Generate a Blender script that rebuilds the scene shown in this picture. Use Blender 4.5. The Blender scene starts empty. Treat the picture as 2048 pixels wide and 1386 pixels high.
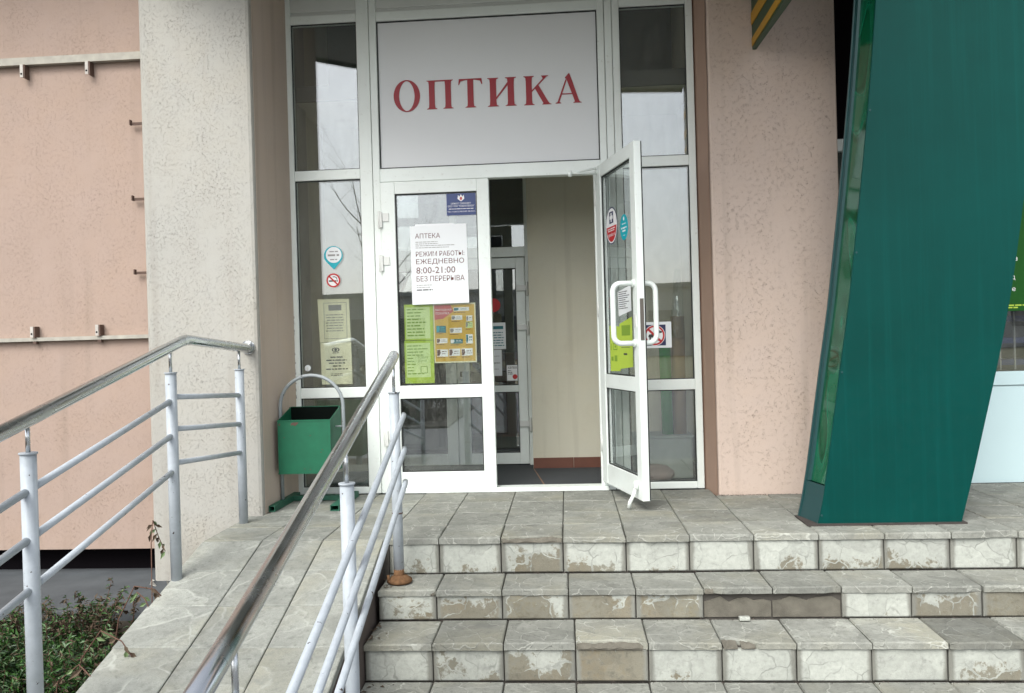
import bpy, bmesh, math, random
from mathutils import Vector, Matrix
random.seed(7)
sc = bpy.context.scene
C = sc.collection

# ------------------------------------------------------------------ camera, sky, sun, exposure
YAW, PITCH, ROLL, CAM_Z = 0.0665, -0.0042, -0.0280, 0.9495
cy, sy, cp, sp = math.cos(YAW), math.sin(YAW), math.cos(PITCH), math.sin(PITCH)
fwd = Vector((-sy * cp, cy * cp, sp)); rt = Vector((cy, sy, 0)); up = rt.cross(fwd)
r2 = math.cos(ROLL) * rt + math.sin(ROLL) * up
u2 = -math.sin(ROLL) * rt + math.cos(ROLL) * up
cam = bpy.data.cameras.new('camera'); co = bpy.data.objects.new('camera', cam); C.objects.link(co)
cam.sensor_width = 36.0; cam.lens = 28.765; cam.clip_start = 0.05; cam.clip_end = 600
m = Matrix((r2, u2, -fwd)).transposed().to_4x4(); m.translation = (0, 0, CAM_Z)
co.matrix_world = m
sc.camera = co

SUN_EL, SUN_AZ = math.radians(48), math.radians(200)      # overcast: broad soft sun from behind the camera
w = bpy.data.worlds.new('World'); sc.world = w; w.use_nodes = True
nt = w.node_tree; nt.nodes.clear()
sky = nt.nodes.new('ShaderNodeTexSky'); sky.sky_type = 'NISHITA'; sky.sun_disc = False
sky.sun_elevation = SUN_EL; sky.sun_rotation = SUN_AZ
sky.air_density = 1.0; sky.dust_density = 3.0; sky.ozone_density = 1.0
hs = nt.nodes.new('ShaderNodeHueSaturation'); hs.inputs['Saturation'].default_value = 0.34
bg = nt.nodes.new('ShaderNodeBackground'); bg.inputs['Strength'].default_value = 0.13
wo = nt.nodes.new('ShaderNodeOutputWorld')
nt.links.new(sky.outputs[0], hs.inputs['Color']); nt.links.new(hs.outputs[0], bg.inputs['Color']); nt.links.new(bg.outputs[0], wo.inputs['Surface'])
sl = bpy.data.lights.new('sun', 'SUN'); sl.energy = 1.2; sl.angle = math.radians(40); sl.color = (0.99, 1.0, 0.95)
so = bpy.data.objects.new('sun', sl); C.objects.link(so)
sd = Vector((math.sin(SUN_AZ) * math.cos(SUN_EL), math.cos(SUN_AZ) * math.cos(SUN_EL), math.sin(SUN_EL)))
so.rotation_euler = sd.to_track_quat('Z', 'Y').to_euler()
sc.view_settings.view_transform = 'Standard'; sc.view_settings.look = 'None'
sc.view_settings.gamma = 1.0; sc.view_settings.use_curve_mapping = False
sc.view_settings.exposure = 1.2
sc.render.engine = 'CYCLES'
sc.cycles.max_bounces = 10; sc.cycles.transparent_max_bounces = 24; sc.cycles.glossy_bounces = 6; sc.cycles.diffuse_bounces = 6
sc.cycles.use_denoising = True

# ------------------------------------------------------------------ materials
def mat_new(name):
    m = bpy.data.materials.new(name); m.use_nodes = True
    return m, m.node_tree.nodes, m.node_tree.links, m.node_tree.nodes['Principled BSDF']
def N(ns, t, **kw):
    n = ns.new(t)
    for k, v in kw.items():
        if k in n.inputs.keys(): n.inputs[k].default_value = v
        else: setattr(n, k, v)
    return n
def ramp(ns, stops):
    r = ns.new('ShaderNodeValToRGB'); e = r.color_ramp.elements
    while len(e) < len(stops): e.new(0.5)
    for i, (p, c) in enumerate(stops):
        e[i].position = p; e[i].color = (c, c, c, 1) if isinstance(c, (int, float)) else (*c, 1)
    return r
def coords(ns, ls, per_object=True, src='Object'):
    tc = ns.new('ShaderNodeTexCoord')
    if not per_object: return tc.outputs[src]
    oi = ns.new('ShaderNodeObjectInfo')
    mul = N(ns, 'ShaderNodeMath', operation='MULTIPLY'); mul.inputs[1].default_value = 53.0
    add = N(ns, 'ShaderNodeVectorMath', operation='ADD')
    ls.new(oi.outputs['Random'], mul.inputs[0]); ls.new(tc.outputs[src], add.inputs[0]); ls.new(mul.outputs[0], add.inputs[1])
    return add.outputs[0]
def mix(ns, ls, fac, a, b, mode='MIX'):
    n = ns.new('ShaderNodeMix'); n.data_type = 'RGBA'; n.blend_type = mode
    for i, v in ((0, fac), (6, a), (7, b)):
        if hasattr(v, 'node'): ls.new(v, n.inputs[i])
        elif isinstance(v, (int, float)): n.inputs[i].default_value = v if i == 0 else (v, v, v, 1)
        else: n.inputs[i].default_value = (*v, 1)
    return n.outputs[2]
def noise(ns, ls, vec, scale, detail=4, rough=0.55, dist=0.0):
    n = N(ns, 'ShaderNodeTexNoise'); n.inputs['Scale'].default_value = scale; n.inputs['Detail'].default_value = detail
    n.inputs['Roughness'].default_value = rough; n.inputs['Distortion'].default_value = dist
    ls.new(vec, n.inputs['Vector']); return n.outputs['Fac']
def bump(ns, ls, h, strength, dist, p, chain=None):
    b = N(ns, 'ShaderNodeBump'); b.inputs['Strength'].default_value = strength; b.inputs['Distance'].default_value = dist
    ls.new(h, b.inputs['Height'])
    if chain is not None: ls.new(chain, b.inputs['Normal'])
    ls.new(b.outputs[0], p.inputs['Normal']); return b.outputs[0]
def thr(ns, ls, v, a, b):
    r = ramp(ns, [(a, 0.0), (b, 1.0)]); ls.new(v, r.inputs[0]); return r.outputs[0]

def plain(name, col, rough=0.5, metal=0.0, var=0.0, scale=6, bmp=0.0, spec=0.5):
    m, ns, ls, p = mat_new(name)
    p.inputs['Base Color'].default_value = (*col, 1); p.inputs['Roughness'].default_value = rough; p.inputs['Metallic'].default_value = metal
    p.inputs['Specular IOR Level'].default_value = spec
    if var or bmp:
        v = coords(ns, ls)
        if var:
            n = noise(ns, ls, v, scale, 5)
            ls.new(mix(ns, ls, n, tuple(c * (1 - var) for c in col), tuple(min(1, c * (1 + var)) for c in col)), p.inputs['Base Color'])
        if bmp:
            n2 = noise(ns, ls, v, scale * 12, 3); bump(ns, ls, n2, bmp, 0.002, p)
    return m

def stucco(name, col, groove=0.45, size=26, dens=(0.47, 0.56), stain=0.12, strength=0.7, warm=(1.05, 1.0, 0.92)):
    """bark-beetle render: short curved grooves in a fine sandy coat"""
    m, ns, ls, p = mat_new(name); v = coords(ns, ls, False)
    big = noise(ns, ls, v, 0.9, 4); mid = noise(ns, ls, v, 5.0, 5); fine = noise(ns, ls, v, 260, 2)
    worm = noise(ns, ls, v, size, 2, 0.5, 1.6)
    line = ramp(ns, [(0.466, 0.0), (0.491, 1.0), (0.509, 1.0), (0.534, 0.0)]); ls.new(worm, line.inputs[0])
    gate = thr(ns, ls, noise(ns, ls, v, size * 0.62, 4, 0.65), *dens)
    gate2 = thr(ns, ls, noise(ns, ls, v, size * 2.3, 2), 0.42, 0.52)
    g = N(ns, 'ShaderNodeMath', operation='MULTIPLY'); ls.new(line.outputs[0], g.inputs[0]); ls.new(gate, g.inputs[1])
    patch = thr(ns, ls, noise(ns, ls, v, 4.5, 5, 0.7), 0.36, 0.66)
    g1 = N(ns, 'ShaderNodeMath', operation='MULTIPLY'); ls.new(gate2, g1.inputs[0]); ls.new(patch, g1.inputs[1])
    g2 = N(ns, 'ShaderNodeMath', operation='MULTIPLY'); ls.new(g.outputs[0], g2.inputs[0]); ls.new(g1.outputs[0], g2.inputs[1])
    c1 = mix(ns, ls, thr(ns, ls, big, 0.3, 0.7), tuple(c * (1 - stain) for c in col), tuple(min(1, c * q) for c, q in zip(col, warm)))
    c2 = mix(ns, ls, thr(ns, ls, mid, 0.25, 0.8), tuple(c * 0.965 for c in col), c1)
    c2b = mix(ns, ls, thr(ns, ls, fine, 0.3, 0.7), mix(ns, ls, 0.10, c2, (0, 0, 0)), c2)
    # vertical water runs
    mp = N(ns, 'ShaderNodeMapping'); mp.inputs['Scale'].default_value = (7, 7, 0.35); ls.new(v, mp.inputs['Vector'])
    run = thr(ns, ls, noise(ns, ls, mp.outputs[0], 1.4, 4), 0.55, 0.75)
    c2c = mix(ns, ls, thr(ns, ls, noise(ns, ls, v, 2.3, 6, 0.7), 0.52, 0.75), c2b, mix(ns, ls, 0.12, c2b, (0.20, 0.15, 0.10)))
    c3 = mix(ns, ls, run, c2c, mix(ns, ls, 0.20, c2c, (0.16, 0.13, 0.10)))
    gm = N(ns, 'ShaderNodeMath', operation='MULTIPLY'); ls.new(g2.outputs[0], gm.inputs[0]); gm.inputs[1].default_value = groove
    c4 = mix(ns, ls, gm.outputs[0], c3, tuple(c * 0.25 for c in col))
    ls.new(c4, p.inputs['Base Color']); p.inputs['Roughness'].default_value = 0.92; p.inputs['Specular IOR Level'].default_value = 0.2
    inv = N(ns, 'ShaderNodeMath', operation='SUBTRACT'); inv.inputs[0].default_value = 1; ls.new(g2.outputs[0], inv.inputs[1])
    b1 = bump(ns, ls, inv.outputs[0], strength, 0.004, p)
    bump(ns, ls, fine, 0.35, 0.0015, p, b1)
    return m

def flagstone(name, base, vein, painted=None, vscale=9.0, bstr=0.5):
    """cast paving tile with an embossed crazy-paving relief; obj.color R = how much pale paint is left, G = brightness"""
    m, ns, ls, p = mat_new(name); v = coords(ns, ls)
    oi = ns.new('ShaderNodeObjectInfo'); sep = ns.new('ShaderNodeSeparateColor'); ls.new(oi.outputs['Color'], sep.inputs[0])
    wv = N(ns, 'ShaderNodeTexNoise'); wv.inputs['Scale'].default_value = 7; wv.inputs['Detail'].default_value = 3; ls.new(v, wv.inputs['Vector'])
    off = N(ns, 'ShaderNodeVectorMath', operation='MULTIPLY_ADD'); ls.new(wv.outputs['Color'], off.inputs[0]); off.inputs[1].default_value = (0.13,) * 3; ls.new(v, off.inputs[2])
    vo = N(ns, 'ShaderNodeTexVoronoi', feature='DISTANCE_TO_EDGE'); vo.inputs['Scale'].default_value = vscale; ls.new(off.outputs[0], vo.inputs['Vector'])
    line = ramp(ns, [(0.0, 1.0), (0.014, 0.7), (0.034, 0.0)]); ls.new(vo.outputs['Distance'], line.inputs[0])
    n1 = noise(ns, ls, v, 5, 6, 0.65); n2 = noise(ns, ls, v, 38, 5, 0.7); n3 = noise(ns, ls, v, 2.1, 3); grit = noise(ns, ls, v, 240, 2)
    b0 = mix(ns, ls, thr(ns, ls, n1, 0.3, 0.7), tuple(c * 0.72 for c in base), tuple(c * 1.12 for c in base))
    b1 = mix(ns, ls, thr(ns, ls, n2, 0.52, 0.72), b0, tuple(c * 0.55 for c in base))
    b1 = mix(ns, ls, thr(ns, ls, n3, 0.5, 0.72), b1, (base[0] * 0.98, base[1] * 0.94, base[2] * 0.84))
    b1 = mix(ns, ls, thr(ns, ls, grit, 0.3, 0.72), mix(ns, ls, 0.22, b1, (0.02, 0.02, 0.015)), b1)
    # each cast 'stone' of the relief has its own tone; grime lies in patches
    cell = N(ns, 'ShaderNodeTexVoronoi', feature='F1'); cell.inputs['Scale'].default_value = vscale; ls.new(off.outputs[0], cell.inputs['Vector'])
    cs = ns.new('ShaderNodeSeparateColor'); ls.new(cell.outputs['Color'], cs.inputs[0])
    tone = N(ns, 'ShaderNodeMath', operation='MULTIPLY_ADD'); ls.new(cs.outputs[0], tone.inputs[0]); tone.inputs[1].default_value = 0.16; tone.inputs[2].default_value = 0.92
    grime = thr(ns, ls, noise(ns, ls, v, 17, 6, 0.75), 0.50, 0.70)
    b1 = mix(ns, ls, grime, b1, tuple(c * 0.62 for c in base))
    lg = thr(ns, ls, noise(ns, ls, v, 11, 3), 0.40, 0.62)
    lm = N(ns, 'ShaderNodeMath', operation='MULTIPLY'); ls.new(line.outputs[0], lm.inputs[0]); ls.new(lg, lm.inputs[1])
    if painted:
        # flaking pale limewash: threshold shifts with obj.color R
        sub = N(ns, 'ShaderNodeMath', operation='SUBTRACT'); ls.new(n1, sub.inputs[0])
        edge = N(ns, 'ShaderNodeMath', operation='MULTIPLY_ADD'); ls.new(sep.outputs[0], edge.inputs[0]); edge.inputs[1].default_value = -0.62; edge.inputs[2].default_value = 0.80
        ls.new(edge.outputs[0], sub.inputs[1])
        half = N(ns, 'ShaderNodeMath', operation='MULTIPLY_ADD'); ls.new(n2, half.inputs[0]); half.inputs[1].default_value = 0.46; half.inputs[2].default_value = -0.23
        ad = N(ns, 'ShaderNodeMath', operation='ADD'); ls.new(sub.outputs[0], ad.inputs[0]); ls.new(half.outputs[0], ad.inputs[1])
        # veins keep their paint longer
        lv = N(ns, 'ShaderNodeMath', operation='MULTIPLY_ADD'); ls.new(line.outputs[0], lv.inputs[0]); lv.inputs[1].default_value = 0.16; ls.new(ad.outputs[0], lv.inputs[2])
        # splash wear: less paint low on the riser
        tcz = ns.new('ShaderNodeTexCoord'); sz = ns.new('ShaderNodeSeparateXYZ'); ls.new(tcz.outputs['Object'], sz.inputs[0])
        lz = N(ns, 'ShaderNodeMath', operation='MULTIPLY_ADD'); ls.new(sz.outputs[2], lz.inputs[0]); lz.inputs[1].default_value = 1.5; ls.new(lv.outputs[0], lz.inputs[2])
        msk = thr(ns, ls, lz.outputs[0], 0.0, 0.06)
        pc = mix(ns, ls, thr(ns, ls, n2, 0.3, 0.75), painted, tuple(c * 0.74 for c in painted))
        pc = mix(ns, ls, lm.outputs[0], pc, tuple(c * 0.55 for c in painted))
        brown = mix(ns, ls, thr(ns, ls, n2, 0.35, 0.62), mix(ns, ls, thr(ns, ls, n3, 0.42, 0.6), (0.185, 0.16, 0.112), (0.205, 0.20, 0.165)), b1)
        pc = mix(ns, ls, thr(ns, ls, noise(ns, ls, v, 24, 6, 0.75), 0.54, 0.72), pc, tuple(c * 0.60 for c in painted))
        colr = mix(ns, ls, msk, brown, pc)
        # grey mortar smeared over the tile's border
        ge = ns.new('ShaderNodeTexCoord'); gs = ns.new('ShaderNodeSeparateXYZ'); ls.new(ge.outputs['Generated'], gs.inputs[0]); eds = []
        for ax, k in ((0, 1.0), (2, 0.86)):
            a_ = N(ns, 'ShaderNodeMath', operation='SUBTRACT'); ls.new(gs.outputs[ax], a_.inputs[0]); a_.inputs[1].default_value = 0.5
            b_ = N(ns, 'ShaderNodeMath', operation='ABSOLUTE'); ls.new(a_.outputs[0], b_.inputs[0])
            c_ = N(ns, 'ShaderNodeMath', operation='MULTIPLY'); ls.new(b_.outputs[0], c_.inputs[0]); c_.inputs[1].default_value = k; eds.append(c_)
        mx_ = N(ns, 'ShaderNodeMath', operation='MAXIMUM'); ls.new(eds[0].outputs[0], mx_.inputs[0]); ls.new(eds[1].outputs[0], mx_.inputs[1])
        wob = N(ns, 'ShaderNodeMath', operation='MULTIPLY_ADD'); ls.new(n1, wob.inputs[0]); wob.inputs[1].default_value = 0.16; ls.new(mx_.outputs[0], wob.inputs[2])
        colr = mix(ns, ls, thr(ns, ls, wob.outputs[0], 0.50, 0.545), colr, (0.20, 0.20, 0.175))
    else:
        colr = mix(ns, ls, lm.outputs[0], b1, vein)
    tn = N(ns, 'ShaderNodeMath', operation='MULTIPLY'); ls.new(sep.outputs[1], tn.inputs[0]); ls.new(tone.outputs[0], tn.inputs[1])
    sc_ = N(ns, 'ShaderNodeVectorMath', operation='SCALE'); ls.new(colr, sc_.inputs[0]); ls.new(tn.outputs[0], sc_.inputs['Scale'])
    ls.new(sc_.outputs[0], p.inputs['Base Color'])
    p.inputs['Roughness'].default_value = 0.85; p.inputs['Specular IOR Level'].default_value = 0.2
    c1 = bump(ns, ls, line.outputs[0], bstr * (-1 if painted else 0.8), 0.007, p)
    bn = bump(ns, ls, n2, 0.45, 0.007, p, c1); bump(ns, ls, grit, 0.3, 0.001, p, bn)
    return m

def brushed(name, col, rough):
    m, ns, ls, p = mat_new(name); v = coords(ns, ls)
    p.inputs['Base Color'].default_value = (*col, 1); p.inputs['Metallic'].default_value = 1.0
    n = noise(ns, ls, v, 9, 4); r = ramp(ns, [(0.3, rough * 0.7), (0.75, rough * 1.7)]); ls.new(n, r.inputs[0]); ls.new(r.outputs[0], p.inputs['Roughness'])
    bump(ns, ls, noise(ns, ls, v, 14, 2), 0.05, 0.01, p)
    return m

def tube_paint(name, col):
    m, ns, ls, p = mat_new(name); v = coords(ns, ls)
    n = noise(ns, ls, v, 22, 6, 0.7); n2 = noise(ns, ls, v, 4, 3); chip = thr(ns, ls, noise(ns, ls, v, 46, 3), 0.695, 0.71)
    c = mix(ns, ls, thr(ns, ls, n, 0.3, 0.75), tuple(x * 0.86 for x in col), tuple(x * 1.08 for x in col))
    c = mix(ns, ls, thr(ns, ls, n2, 0.55, 0.8), c, tuple(x * 0.80 for x in col))
    c = mix(ns, ls, chip, c, (0.05, 0.035, 0.03))
    ls.new(c, p.inputs['Base Color']); p.inputs['Roughness'].default_value = 0.48
    bump(ns, ls, n, 0.12, 0.002, p)
    return m

def glass(name, tint=(0.925, 0.945, 0.93), refl=0.14):
    m, ns, ls, p = mat_new(name); ns.remove(p)
    out = [n for n in ns if n.type == 'OUTPUT_MATERIAL'][0]
    t = N(ns, 'ShaderNodeBsdfTransparent'); t.inputs['Color'].default_value = (*tint, 1)
    g = N(ns, 'ShaderNodeBsdfGlossy'); g.inputs['Roughness'].default_value = 0.0; g.inputs['Color'].default_value = (0.93, 0.97, 1.0, 1)
    v = coords(ns, ls, False)
    b = N(ns, 'ShaderNodeBump'); b.inputs['Strength'].default_value = 0.02; b.inputs['Distance'].default_value = 0.02
    ls.new(noise(ns, ls, v, 2.0, 1), b.inputs['Height']); ls.new(b.outputs[0], g.inputs['Normal'])
    fr = N(ns, 'ShaderNodeLayerWeight'); fr.inputs['Blend'].default_value = 0.5
    pw = N(ns, 'ShaderNodeMath', operation='POWER'); ls.new(fr.outputs['Facing'], pw.inputs[0]); pw.inputs[1].default_value = 5.0
    ma = N(ns, 'ShaderNodeMath', operation='MULTIPLY_ADD'); ls.new(pw.outputs[0], ma.inputs[0]); ma.inputs[1].default_value = 0.8; ma.inputs[2].default_value = refl
    ma.use_clamp = True
    mx = ns.new('ShaderNodeMixShader'); ls.new(ma.outputs[0], mx.inputs[0]); ls.new(t.outputs[0], mx.inputs[1]); ls.new(g.outputs[0], mx.inputs[2])
    # a film of street dust
    df = N(ns, 'ShaderNodeBsdfDiffuse'); df.inputs['Color'].default_value = (0.5, 0.5, 0.47, 1)
    sm_ = N(ns, 'ShaderNodeMapping'); sm_.inputs['Scale'].default_value = (3, 3, 1.2); ls.new(v, sm_.inputs['Vector'])
    dr = ramp(ns, [(0.40, 0.004), (0.80, 0.075)]); ls.new(noise(ns, ls, sm_.outputs[0], 4, 6, 0.7, 0.6), dr.inputs[0])
    mx2 = ns.new('ShaderNodeMixShader'); ls.new(dr.outputs[0], mx2.inputs[0]); ls.new(mx.outputs[0], mx2.inputs[1]); ls.new(df.outputs[0], mx2.inputs[2])
    ls.new(mx2.outputs[0], out.inputs['Surface'])
    return m

M = {}
M['pink'] = stucco('pink_render', (0.395, 0.302, 0.254), 0.28, 105, (0.49, 0.57), 0.13, 0.6)
M['pillar'] = stucco('pale_render', (0.42, 0.412, 0.38), 0.48, 105, (0.49, 0.56), 0.10, 0.8)
M['cream'] = stucco('cream_pink_render', (0.60, 0.488, 0.42), 0.46, 66, (0.50, 0.57), 0.07, 0.8)
M['side'] = stucco('pink_beige_render', (0.56, 0.465, 0.395), 0.25, 90, (0.52, 0.6), 0.10, 0.6)
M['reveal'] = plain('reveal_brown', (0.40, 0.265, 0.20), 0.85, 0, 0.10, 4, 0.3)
M['tread'] = flagstone('tread_tile', (0.285, 0.290, 0.258), (0.37, 0.375, 0.335), None, 10.0)
M['ramp'] = flagstone('ramp_tile', (0.335, 0.345, 0.312), (0.358, 0.366, 0.330), None, 4.0, 0.15)
M['riser'] = flagstone('riser_tile', (0.25, 0.235, 0.185), (0.4, 0.4, 0.35), (0.43, 0.445, 0.40), 8.5, 0.8)
M['mortar'] = plain('mortar', (0.075, 0.068, 0.058), 0.95, 0, 0.4, 12, 0.6)
M['concrete_dark'] = plain('dark_concrete', (0.085, 0.065, 0.055), 0.95, 0, 0.45, 9, 0.6)  # dark brown concrete tone with mottling
M['rubble'] = plain('broken_concrete', (0.125, 0.115, 0.092), 0.95, 0, 0.55, 16, 0.9)
M['asphalt'] = plain('asphalt', (0.16, 0.165, 0.17), 0.9, 0, 0.25, 10, 0.6)
M['plate'] = plain('dark_base_plate', (0.045, 0.036, 0.032), 0.8, 0, 0.5, 25, 0.3)
M['soil'] = plain('soil', (0.04, 0.032, 0.022), 0.95, 0, 0.5, 14, 0.9)
def frame_white():
    m, ns, ls, p = mat_new('white_frame'); v = coords(ns, ls)
    a_ = noise(ns, ls, v, 2.5, 5, 0.65); b_ = noise(ns, ls, v, 34, 5, 0.75)
    c = mix(ns, ls, thr(ns, ls, a_, 0.35, 0.75), (0.78, 0.83, 0.795), (0.71, 0.75, 0.71))
    c = mix(ns, ls, thr(ns, ls, b_, 0.60, 0.78), c, (0.56, 0.57, 0.52))
    ls.new(c, p.inputs['Base Color']); p.inputs['Roughness'].default_value = 0.34
    return m
M['upvc'] = frame_white()
M['upvc_dim'] = plain('grey_white_frame', (0.62, 0.64, 0.61), 0.4, 0, 0.05, 3)
M['gasket'] = plain('rubber_gasket', (0.014, 0.015, 0.014), 0.6)
M['glass'] = glass('window_glass')
M['signwhite'] = plain('sign_panel_white', (0.70, 0.715, 0.72), 0.5, 0, 0.015, 5)
M['signred'] = plain('sign_red', (0.31, 0.008, 0.018), 0.45)
M['steel'] = brushed('polished_steel', (0.58, 0.60, 0.61), 0.20)
M['tube'] = tube_paint('grey_tube_paint', (0.42, 0.46, 0.495))
M['rust'] = plain('rust', (0.145, 0.080, 0.042), 0.95, 0, 0.8, 40, 0.9, 0.1)
M['rail_metal'] = plain('weathered_angle_steel', (0.36, 0.34, 0.29), 0.7, 0, 0.35, 18, 0.3)
M['lug_dark'] = plain('rusty_dark_steel', (0.10, 0.06, 0.045), 0.8, 0, 0.4, 30)
M['lug_light'] = plain('galvanised_lug', (0.45, 0.42, 0.38), 0.6, 0, 0.3, 30)
M['black'] = plain('black', (0.006, 0.005, 0.006), 0.9, spec=0.02)
M['pavement'] = plain('worn_asphalt_strip', (0.085, 0.092, 0.098), 0.95, 0, 0.4, 5, 0.7, 0.1)
M['paper'] = plain('white_paper', (0.76, 0.78, 0.79), 0.7)
M['yellowpaper'] = plain('yellow_paper', (0.86, 0.82, 0.60), 0.75, 0, 0.05, 10)
M['limepaper'] = plain('lime_paper', (0.42, 0.56, 0.06), 0.7, 0, 0.06, 8)
M['limedark'] = plain('lime_print', (0.20, 0.33, 0.03), 0.7)
M['limepale'] = plain('pale_lime_print', (0.60, 0.72, 0.34), 0.7)
M['orange'] = plain('orange_print', (0.62, 0.40, 0.055), 0.6, 0, 0.04, 8)
M['creamprint'] = plain('cream_print', (0.75, 0.72, 0.52), 0.6)
M['pinkred'] = plain('pink_red_print', (0.50, 0.10, 0.10), 0.6)
M['maroon'] = plain('maroon_ink', (0.14, 0.045, 0.04), 0.7)
M['greyink'] = plain('grey_ink', (0.30, 0.29, 0.28), 0.8)
M['darkink'] = plain('dark_ink', (0.05, 0.05, 0.05), 0.8)
M['blueplate'] = plain('blue_plate', (0.022, 0.045, 0.165), 0.35)
M['white'] = plain('white_print', (0.80, 0.80, 0.80), 0.5)
M['red'] = plain('red_print', (0.50, 0.018, 0.020), 0.5)
M['navy'] = plain('navy_print', (0.018, 0.022, 0.085), 0.5)
M['teal'] = plain('teal_print', (0.0, 0.38, 0.46), 0.45)
M['tealdark'] = plain('deep_teal_print', (0.02, 0.17, 0.20), 0.5)
M['brownprint'] = plain('brown_print', (0.13, 0.055, 0.035), 0.5)
M['tape'] = plain('clear_tape', (0.80, 0.82, 0.83), 0.25)
def stele_paint():
    m, ns, ls, p = mat_new('green_stele_paint'); v = coords(ns, ls, False)
    mp = N(ns, 'ShaderNodeMapping'); mp.inputs['Scale'].default_value = (26, 26, 0.5); ls.new(v, mp.inputs['Vector'])
    st_ = noise(ns, ls, mp.outputs[0], 1.2, 5, 0.7); bl = noise(ns, ls, v, 1.6, 4); sp_ = noise(ns, ls, v, 30, 5, 0.7)
    c = mix(ns, ls, thr(ns, ls, bl, 0.3, 0.7), (0.0003, 0.041, 0.034), (0.0003, 0.053, 0.045))
    c = mix(ns, ls, thr(ns, ls, st_, 0.50, 0.90), c, (0.001, 0.064, 0.056)); c = mix(ns, ls, thr(ns, ls, sp_, 0.62, 0.90), c, (0.004, 0.060, 0.050))
    ls.new(c, p.inputs['Base Color']); p.inputs['Specular IOR Level'].default_value = 0.14
    r = ramp(ns, [(0.3, 0.28), (0.7, 0.48)]); ls.new(sp_, r.inputs[0]); ls.new(r.outputs[0], p.inputs['Roughness'])
    bump(ns, ls, bl, 0.08, 0.02, p)
    return m
M['stele'] = stele_paint()
M['stele_edge'] = plain('green_stele_frame', (0.014, 0.055, 0.058), 0.4, 0, 0.1, 3)
M['stripeyellow'] = plain('yellow_stripe', (0.52, 0.27, 0.012), 0.45)
M['stripegreen'] = plain('dark_green_sheet', (0.008, 0.055, 0.022), 0.4)
M['bin'] = plain('bin_green', (0.004, 0.112, 0.054), 0.55, 0, 0.28, 14, 0.25)
M['binshade'] = plain('bin_inside_shade', (0.004, 0.006, 0.005), 0.95, spec=0.02)  # near-black lining paints the shade inside the box
M['bintube'] = tube_paint('bin_frame_paint', (0.27, 0.30, 0.31))
M['binfoot'] = plain('bin_foot', (0.016, 0.10, 0.06), 0.6, 0, 0.5, 20, 0.3)
M['vestwall'] = stucco('vestibule_plaster', (0.60, 0.58, 0.475), 0.15, 40, (0.5, 0.6), 0.08, 0.35)
M['terracotta'] = plain('terracotta_tile', (0.125, 0.045, 0.026), 0.5, 0, 0.25, 12)
M['matfloor'] = plain('ribbed_mat', (0.045, 0.050, 0.056), 0.85, 0, 0.25, 40, 0.8)
M['seam'] = plain('mat_seam', (0.22, 0.13, 0.08), 0.8)
M['roomshade'] = plain('room_shade', (0.09, 0.085, 0.075), 0.9)  # dark base colour carries the shade of the unlit interiors
M['redbox'] = plain('red_cabinet', (0.17, 0.018, 0.014), 0.5)
M['shoppanel'] = plain('pale_blue_panel', (0.50, 0.64, 0.66), 0.4, 0, 0.03, 2)
M['shelfblue'] = plain('navy_shelf', (0.012, 0.020, 0.095), 0.5)
M['greenposter'] = plain('green_poster', (0.006, 0.075, 0.005), 0.5, 0, 0, 6, 0, 0.25)
M['concrete'] = plain('canopy_soffit', (0.30, 0.31, 0.29), 0.9, 0, 0.15, 3)
M['facade_far'] = plain('far_render', (0.42, 0.42, 0.41), 0.9, 0, 0.06, 0.3)
M['farglass'] = plain('far_window', (0.05, 0.06, 0.075), 0.15)
M['bark'] = plain('bark', (0.07, 0.052, 0.042), 0.9, 0, 0.3, 8)
M['leaf'] = plain('leaf_green', (0.034, 0.098, 0.016), 0.45, 0, 0.45, 60)
M['leaf_dark'] = plain('leaf_dark', (0.014, 0.046, 0.009), 0.5, 0, 0.4, 60)
M['leaf_dry'] = plain('leaf_dry', (0.090, 0.062, 0.038), 0.8, 0, 0.35, 60)
M['leaf_pale'] = plain('leaf_underside', (0.13, 0.19, 0.085), 0.6, 0, 0.3, 60)
M['stem'] = plain('red_brown_stem', (0.105, 0.052, 0.034), 0.8, 0, 0.3, 40)
M['cardboard'] = plain('kraft_paper', (0.30, 0.19, 0.085), 0.8, 0, 0.1, 8)
M['greenroll'] = plain('green_plastic', (0.02, 0.25, 0.035), 0.25)
M['bag'] = plain('pinkish_bag', (0.22, 0.15, 0.14), 0.6, 0, 0.2, 12)
M['greybox'] = plain('grey_plastic', (0.33, 0.36, 0.33), 0.6, 0, 0.06, 6)
M['hinge'] = plain('hinge_white', (0.66, 0.67, 0.64), 0.35)
M['lockmetal'] = plain('lock_metal', (0.16, 0.14, 0.12), 0.45, 0.6)
M['drygrass'] = plain('dry_grass', (0.16, 0.15, 0.085), 0.95, 0, 0.35, 1.2)

def acrylic():
    m, ns, ls, p = mat_new('green_acrylic'); v = coords(ns, ls, False)
    mp = N(ns, 'ShaderNodeMapping'); mp.inputs['Scale'].default_value = (3, 3, 1.0); ls.new(v, mp.inputs['Vector'])
    n = noise(ns, ls, mp.outputs[0], 2.2, 0, 0.4, 0.8)
    r = ramp(ns, [(0.30, (0.002, 0.06, 0.022)), (0.45, (0.003, 0.085, 0.036)), (0.50, (0.001, 0.045, 0.015)), (0.56, (0.006, 0.115, 0.060)), (0.8, (0.003, 0.08, 0.028))])  # banded greens paint the reflections of the warped sheet into its colour
    ls.new(n, r.inputs[0]); ls.new(r.outputs[0], p.inputs['Base Color'])
    p.inputs['Roughness'].default_value = 0.08; p.inputs['Coat Weight'].default_value = 0.5
    bump(ns, ls, n, 0.12, 0.03, p)
    return m
M['acrylic'] = acrylic()

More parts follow.
